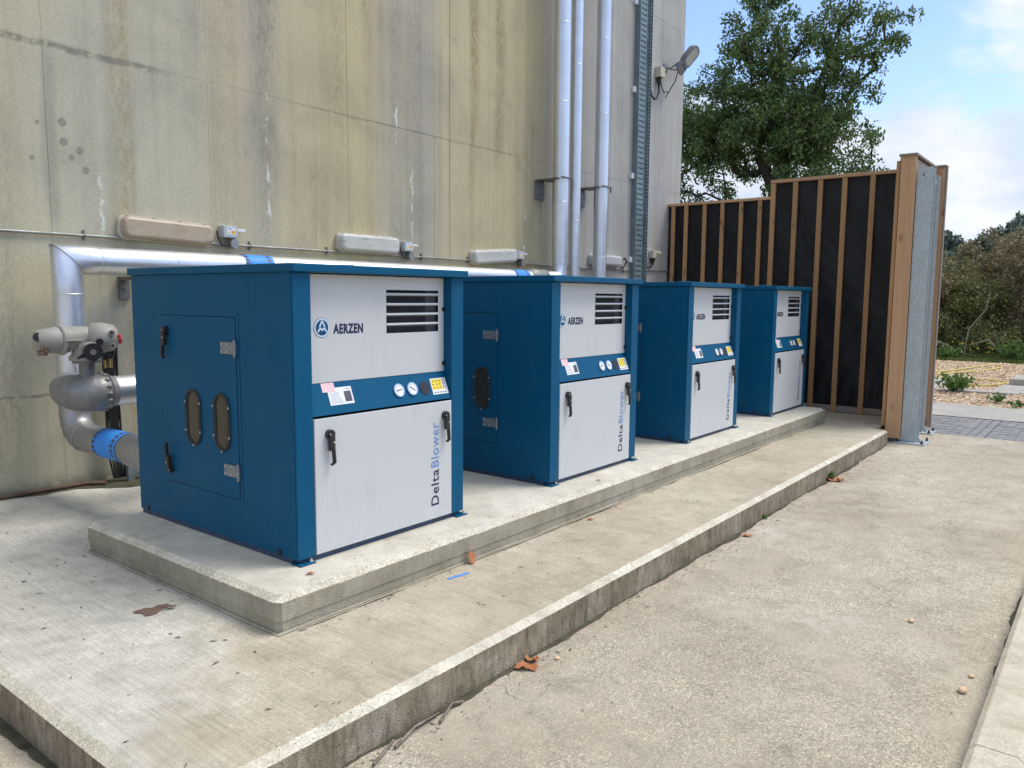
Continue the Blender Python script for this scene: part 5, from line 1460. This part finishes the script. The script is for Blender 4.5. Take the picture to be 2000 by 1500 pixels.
# ------------------------------------------------------------------ moss and litter
def moss_strip(name, label, xs_, fy, z, wmin, wmax, seed):
    r_ = random.Random(seed); m = MB(); pts0, pts1 = [], []
    for x in xs_:
        w = wmin+(wmax-wmin)*max(0, .32+.22*sin(x*2.3+seed)+.18*sin(x*6.1+seed*2)+.12*sin(x*17+seed)+.16*(r_.random()-.5))
        pts0.append((x, fy(0), z)); pts1.append((x, fy(w), z))
    v = pts0+pts1; n_ = len(pts0)
    m.add(v, [(i, i+1, n_+i+1, n_+i) for i in range(n_-1)])
    return tag(m.build(name, 'moss', fix=False), label, 'moss', kind='stuff')
moss_strip('moss', 'dark dirt and moss along the foot of the long kerb', np.arange(-1.2, 7.7, .035), lambda w: -1.0785-w, ZR+.004, .006, .055, 1)
moss_strip('moss', 'dark moss along the inner foot of the right kerb', np.arange(-3, 5, .04), lambda w: -2.8995+w, ZR+.004, .005, .05, 2)
moss_strip('moss', 'thin line of dirt at the foot of the plinth', np.arange(-.25, 7.9, .04), lambda w: y0-.022-w, ZS+.004, .0, .018, 3)
m = MB()
rr_ = random.Random(4); ys_ = np.arange(-1.07, 3.4, .04)
v = [(kx-.0005, y, ZR+.004) for y in ys_]+[(kx-.035-.015*sin(y*4)-.012*rr_.random(), y, ZR+.004) for y in ys_]; n_ = len(ys_)
m.add(v, [(i, i+1, n_+i+1, n_+i) for i in range(n_-1)]); tag(m.build('moss', 'moss', fix=False), 'dark wet dirt line along the left kerb foot', 'moss', kind='stuff')
m = MB(); xs2 = np.arange(-4, 1.6, .04)
v = [(x, 3.423, ZS+.004) for x in xs2]+[(x, 3.34-.03*sin(x*5)-.03*sin(x*13+1)-.03*rr_.random()-(.35*math.exp(-((x-.75)/.3)**2)), ZS+.004) for x in xs2]; n_ = len(xs2)
m.add(v, [(i, i+1, n_+i+1, n_+i) for i in range(n_-1)]); tag(m.build('moss', 'moss', fix=False), 'dark moss and leaf mould along the wall foot', 'moss', kind='stuff')

def leaf_obj(label, x, y, z, size, yawa, tilt=0.0, curl=.5, mat='dry_leaf', grp='fallen dry leaves', name='fallen_leaf'):
    m = MB(); q = random.Random(int(x*1000)+int(y*777)); n_ = 26; ph = q.random()*6
    rg = []
    for a_ in (0.0, .35, .7, 1.0):
        ring_ = []
        for k in range(n_):
            th = 2*pi*k/n_
            rad_ = .5*(.56+.30*abs(cos(th*1.5))**1.5+.10*sin(th*7+ph))*a_
            px_, py_ = rad_*cos(th)*.85, rad_*sin(th)*1.2
            h_ = curl*(.32*rad_*rad_+.10*a_*a_*sin(3*th+ph)+.05*a_*sin(8*th+2*ph))+.012
            ring_.append((px_*size, py_*size, max(.002, h_*size)))
        rg.append(ring_)
    m.loft(rg, False, False, True)
    m.tube([(0, -.05*size, .01*size), (.02*size, -.45*size, .03*size), (.08*size, -.85*size, .10*size)], .013*size, 5)
    o = m.build(name, mat, fix=False); o.location = (x, y, z+.006); o.rotation_euler = (tilt, 0, yawa)
    return tag(o, label, 'leaf', grp)
leaf_obj('large curled orange leaf on the road against the kerb, lower centre', .43, -1.14, ZR+.002, .115, .6, .05, .9)
leaf_obj('orange leaf folded over next to the large curled leaf at the kerb', .50, -1.125, ZR+.004, .095, 2.0, .25, 1.0)
leaf_obj('orange leaf heap piece under the green tuft at the kerb', 5.36, -1.14, ZR+.002, .15, .3, .1, .7)
leaf_obj('second orange leaf piece under the green tuft, nearer the road', 5.44, -1.17, ZR+.002, .13, 1.5, .0, .8)
leaf_obj('small orange leaf on the road, right of the kerb middle', 3.1, -1.16, ZR+.002, .08, .5, 0, .6)
leaf_obj('orange leaf standing upright against the plinth side', .985, -.315, ZS+.03, .10, 0.2, 1.2, .5)
leaf_obj('small orange leaf on the plinth by the foot of the nearest cabinet', -.03, -.135, 0, .045, 1.0, 0, .4)
leaf_obj('small red brown leaf on the plinth in front of the second cabinet', 2.62, -.17, 0, .04, .4, 0, .4)
leaf_obj('tiny orange leaf on the road beyond the green tuft', 5.75, -1.16, ZR+.004, .045, .8, 0, .4)
leaf_obj('curled brown leaf on the walkway near the plinth, right of centre', 2.2, -.37, ZS, .05, .8, 0, .6)
# dried brown patch on the walkway
rr_ = random.Random(9); pts = []
for k in range(22):
    a = 2*pi*k/22; r_ = (.055+.02*sin(3*a+1)+.018*rr_.random())
    pts.append((-.545+r_*1.15*cos(a), .45+r_*.8*sin(a), ZS+.0045))
m = MB(); m.add(pts, [tuple(range(22))]); o = m.build('dried_patch', 'brown_patch', fix=False); tag(o, 'reddish brown dried patch on the walkway left of the plinth corner', 'stain')
leaf_obj('pinkish curled leaf on the edge of the brown dried patch', -.475, .40, ZS+.006, .055, 1.2, .1, .8, 'brown_patch')
m = MB(); m.box(-.075, -.008, 0, .075, .008, .004); o = m.build('blue_strip', 'tape', None, .001); o.location = (.775, -.40, ZS); o.rotation_euler.z = -.15
tag(o, 'small blue plastic strip lying on the walkway before the plinth', 'strip')
for k, (p, lab) in enumerate((([(-.18, -1.16, 0), (-.05, -1.11, .01), (.0, -1.13, .004)], 'pale broken twig on the road at the kerb foot'), ([(-.42, -1.15, 0), (-.28, -1.12, .012), (-.14, -1.115, .006)], 'dark curved twig lying along the kerb foot'), ([(-.55, -1.17, 0), (-.40, -1.12, .008)], 'short dark twig at the kerb foot near the bottom edge'))):
    m = MB(); m.tube([(a-p[0][0], b-p[0][1], c+.008) for a, b, c in p], [.007, .006, .004][:len(p)], 6); o = m.build('twig', 'twig'); o.location = (p[0][0], p[0][1], ZR+.004); tag(o, lab, 'twig', 'twigs at the kerb')
for k, (x, y, r_, lab) in enumerate(((1.476, -2.79, .022, 'small tan stone on the road beside the right kerb'), (1.66, -2.80, .014, 'tiny dark stone on the road beside the right kerb'), (2.173, -2.445, .018, 'small pale stone alone on the open road'), (.6, -1.2, .012, 'tiny white stone on the road near the kerb, lower centre'))):
    m = MB(); m.sphere((0, 0, r_*.5), r_, 9, 6, (1.3, .9, .6)); o = m.build('stone', 'pebble', fix=False); o.location = (x, y, ZR); tag(o, lab, 'stone', 'loose stones on the road')
# scattered crumbs
rr_ = random.Random(21); m = MB()
def crumb(x, y, z, s_):
    a = rr_.random()*6.28; l = s_*(1+2*rr_.random()); w = s_*.6
    ca, sa = cos(a), sin(a)
    P_ = [(-l, -w*.3, 0), (0, -w, s_*.7), (l, w*.2, 0), (-.2*l, w, s_*.4)]
    m.add([(x+p[0]*ca-p[1]*sa, y+p[0]*sa+p[1]*ca, z+.003+p[2]*.6) for p in P_], [(0, 1, 2, 3)])
for k in range(90): crumb(rr_.uniform(-1.2, -.36), rr_.uniform(-1, 3.3), ZS, rr_.uniform(.003, .009))
for k in range(120): crumb(rr_.uniform(-.36, 7.5), rr_.uniform(-1.03, -.31), ZS, rr_.uniform(.002, .007))
for k in range(420): crumb(rr_.uniform(-1.2, 7.5), -1.08-.16*rr_.random()**2.5, ZR, rr_.uniform(.002, .008))
for k in range(110): crumb(rr_.uniform(-.5, 8.5), rr_.uniform(-2.85, -1.1), ZR, rr_.uniform(.002, .006))
for k in range(150): crumb(rr_.uniform(-.3, 4), -.31-.06*rr_.random()**2, ZS, rr_.uniform(.002, .006))
for k in range(80): crumb(rr_.uniform(-.29, 7.6), rr_.uniform(-.25, -.04), 0, rr_.uniform(.002, .006))
tag(m.build('debris', 'twig', fix=False), 'scattered dark crumbs and leaf bits on the concrete', 'debris', kind='stuff')
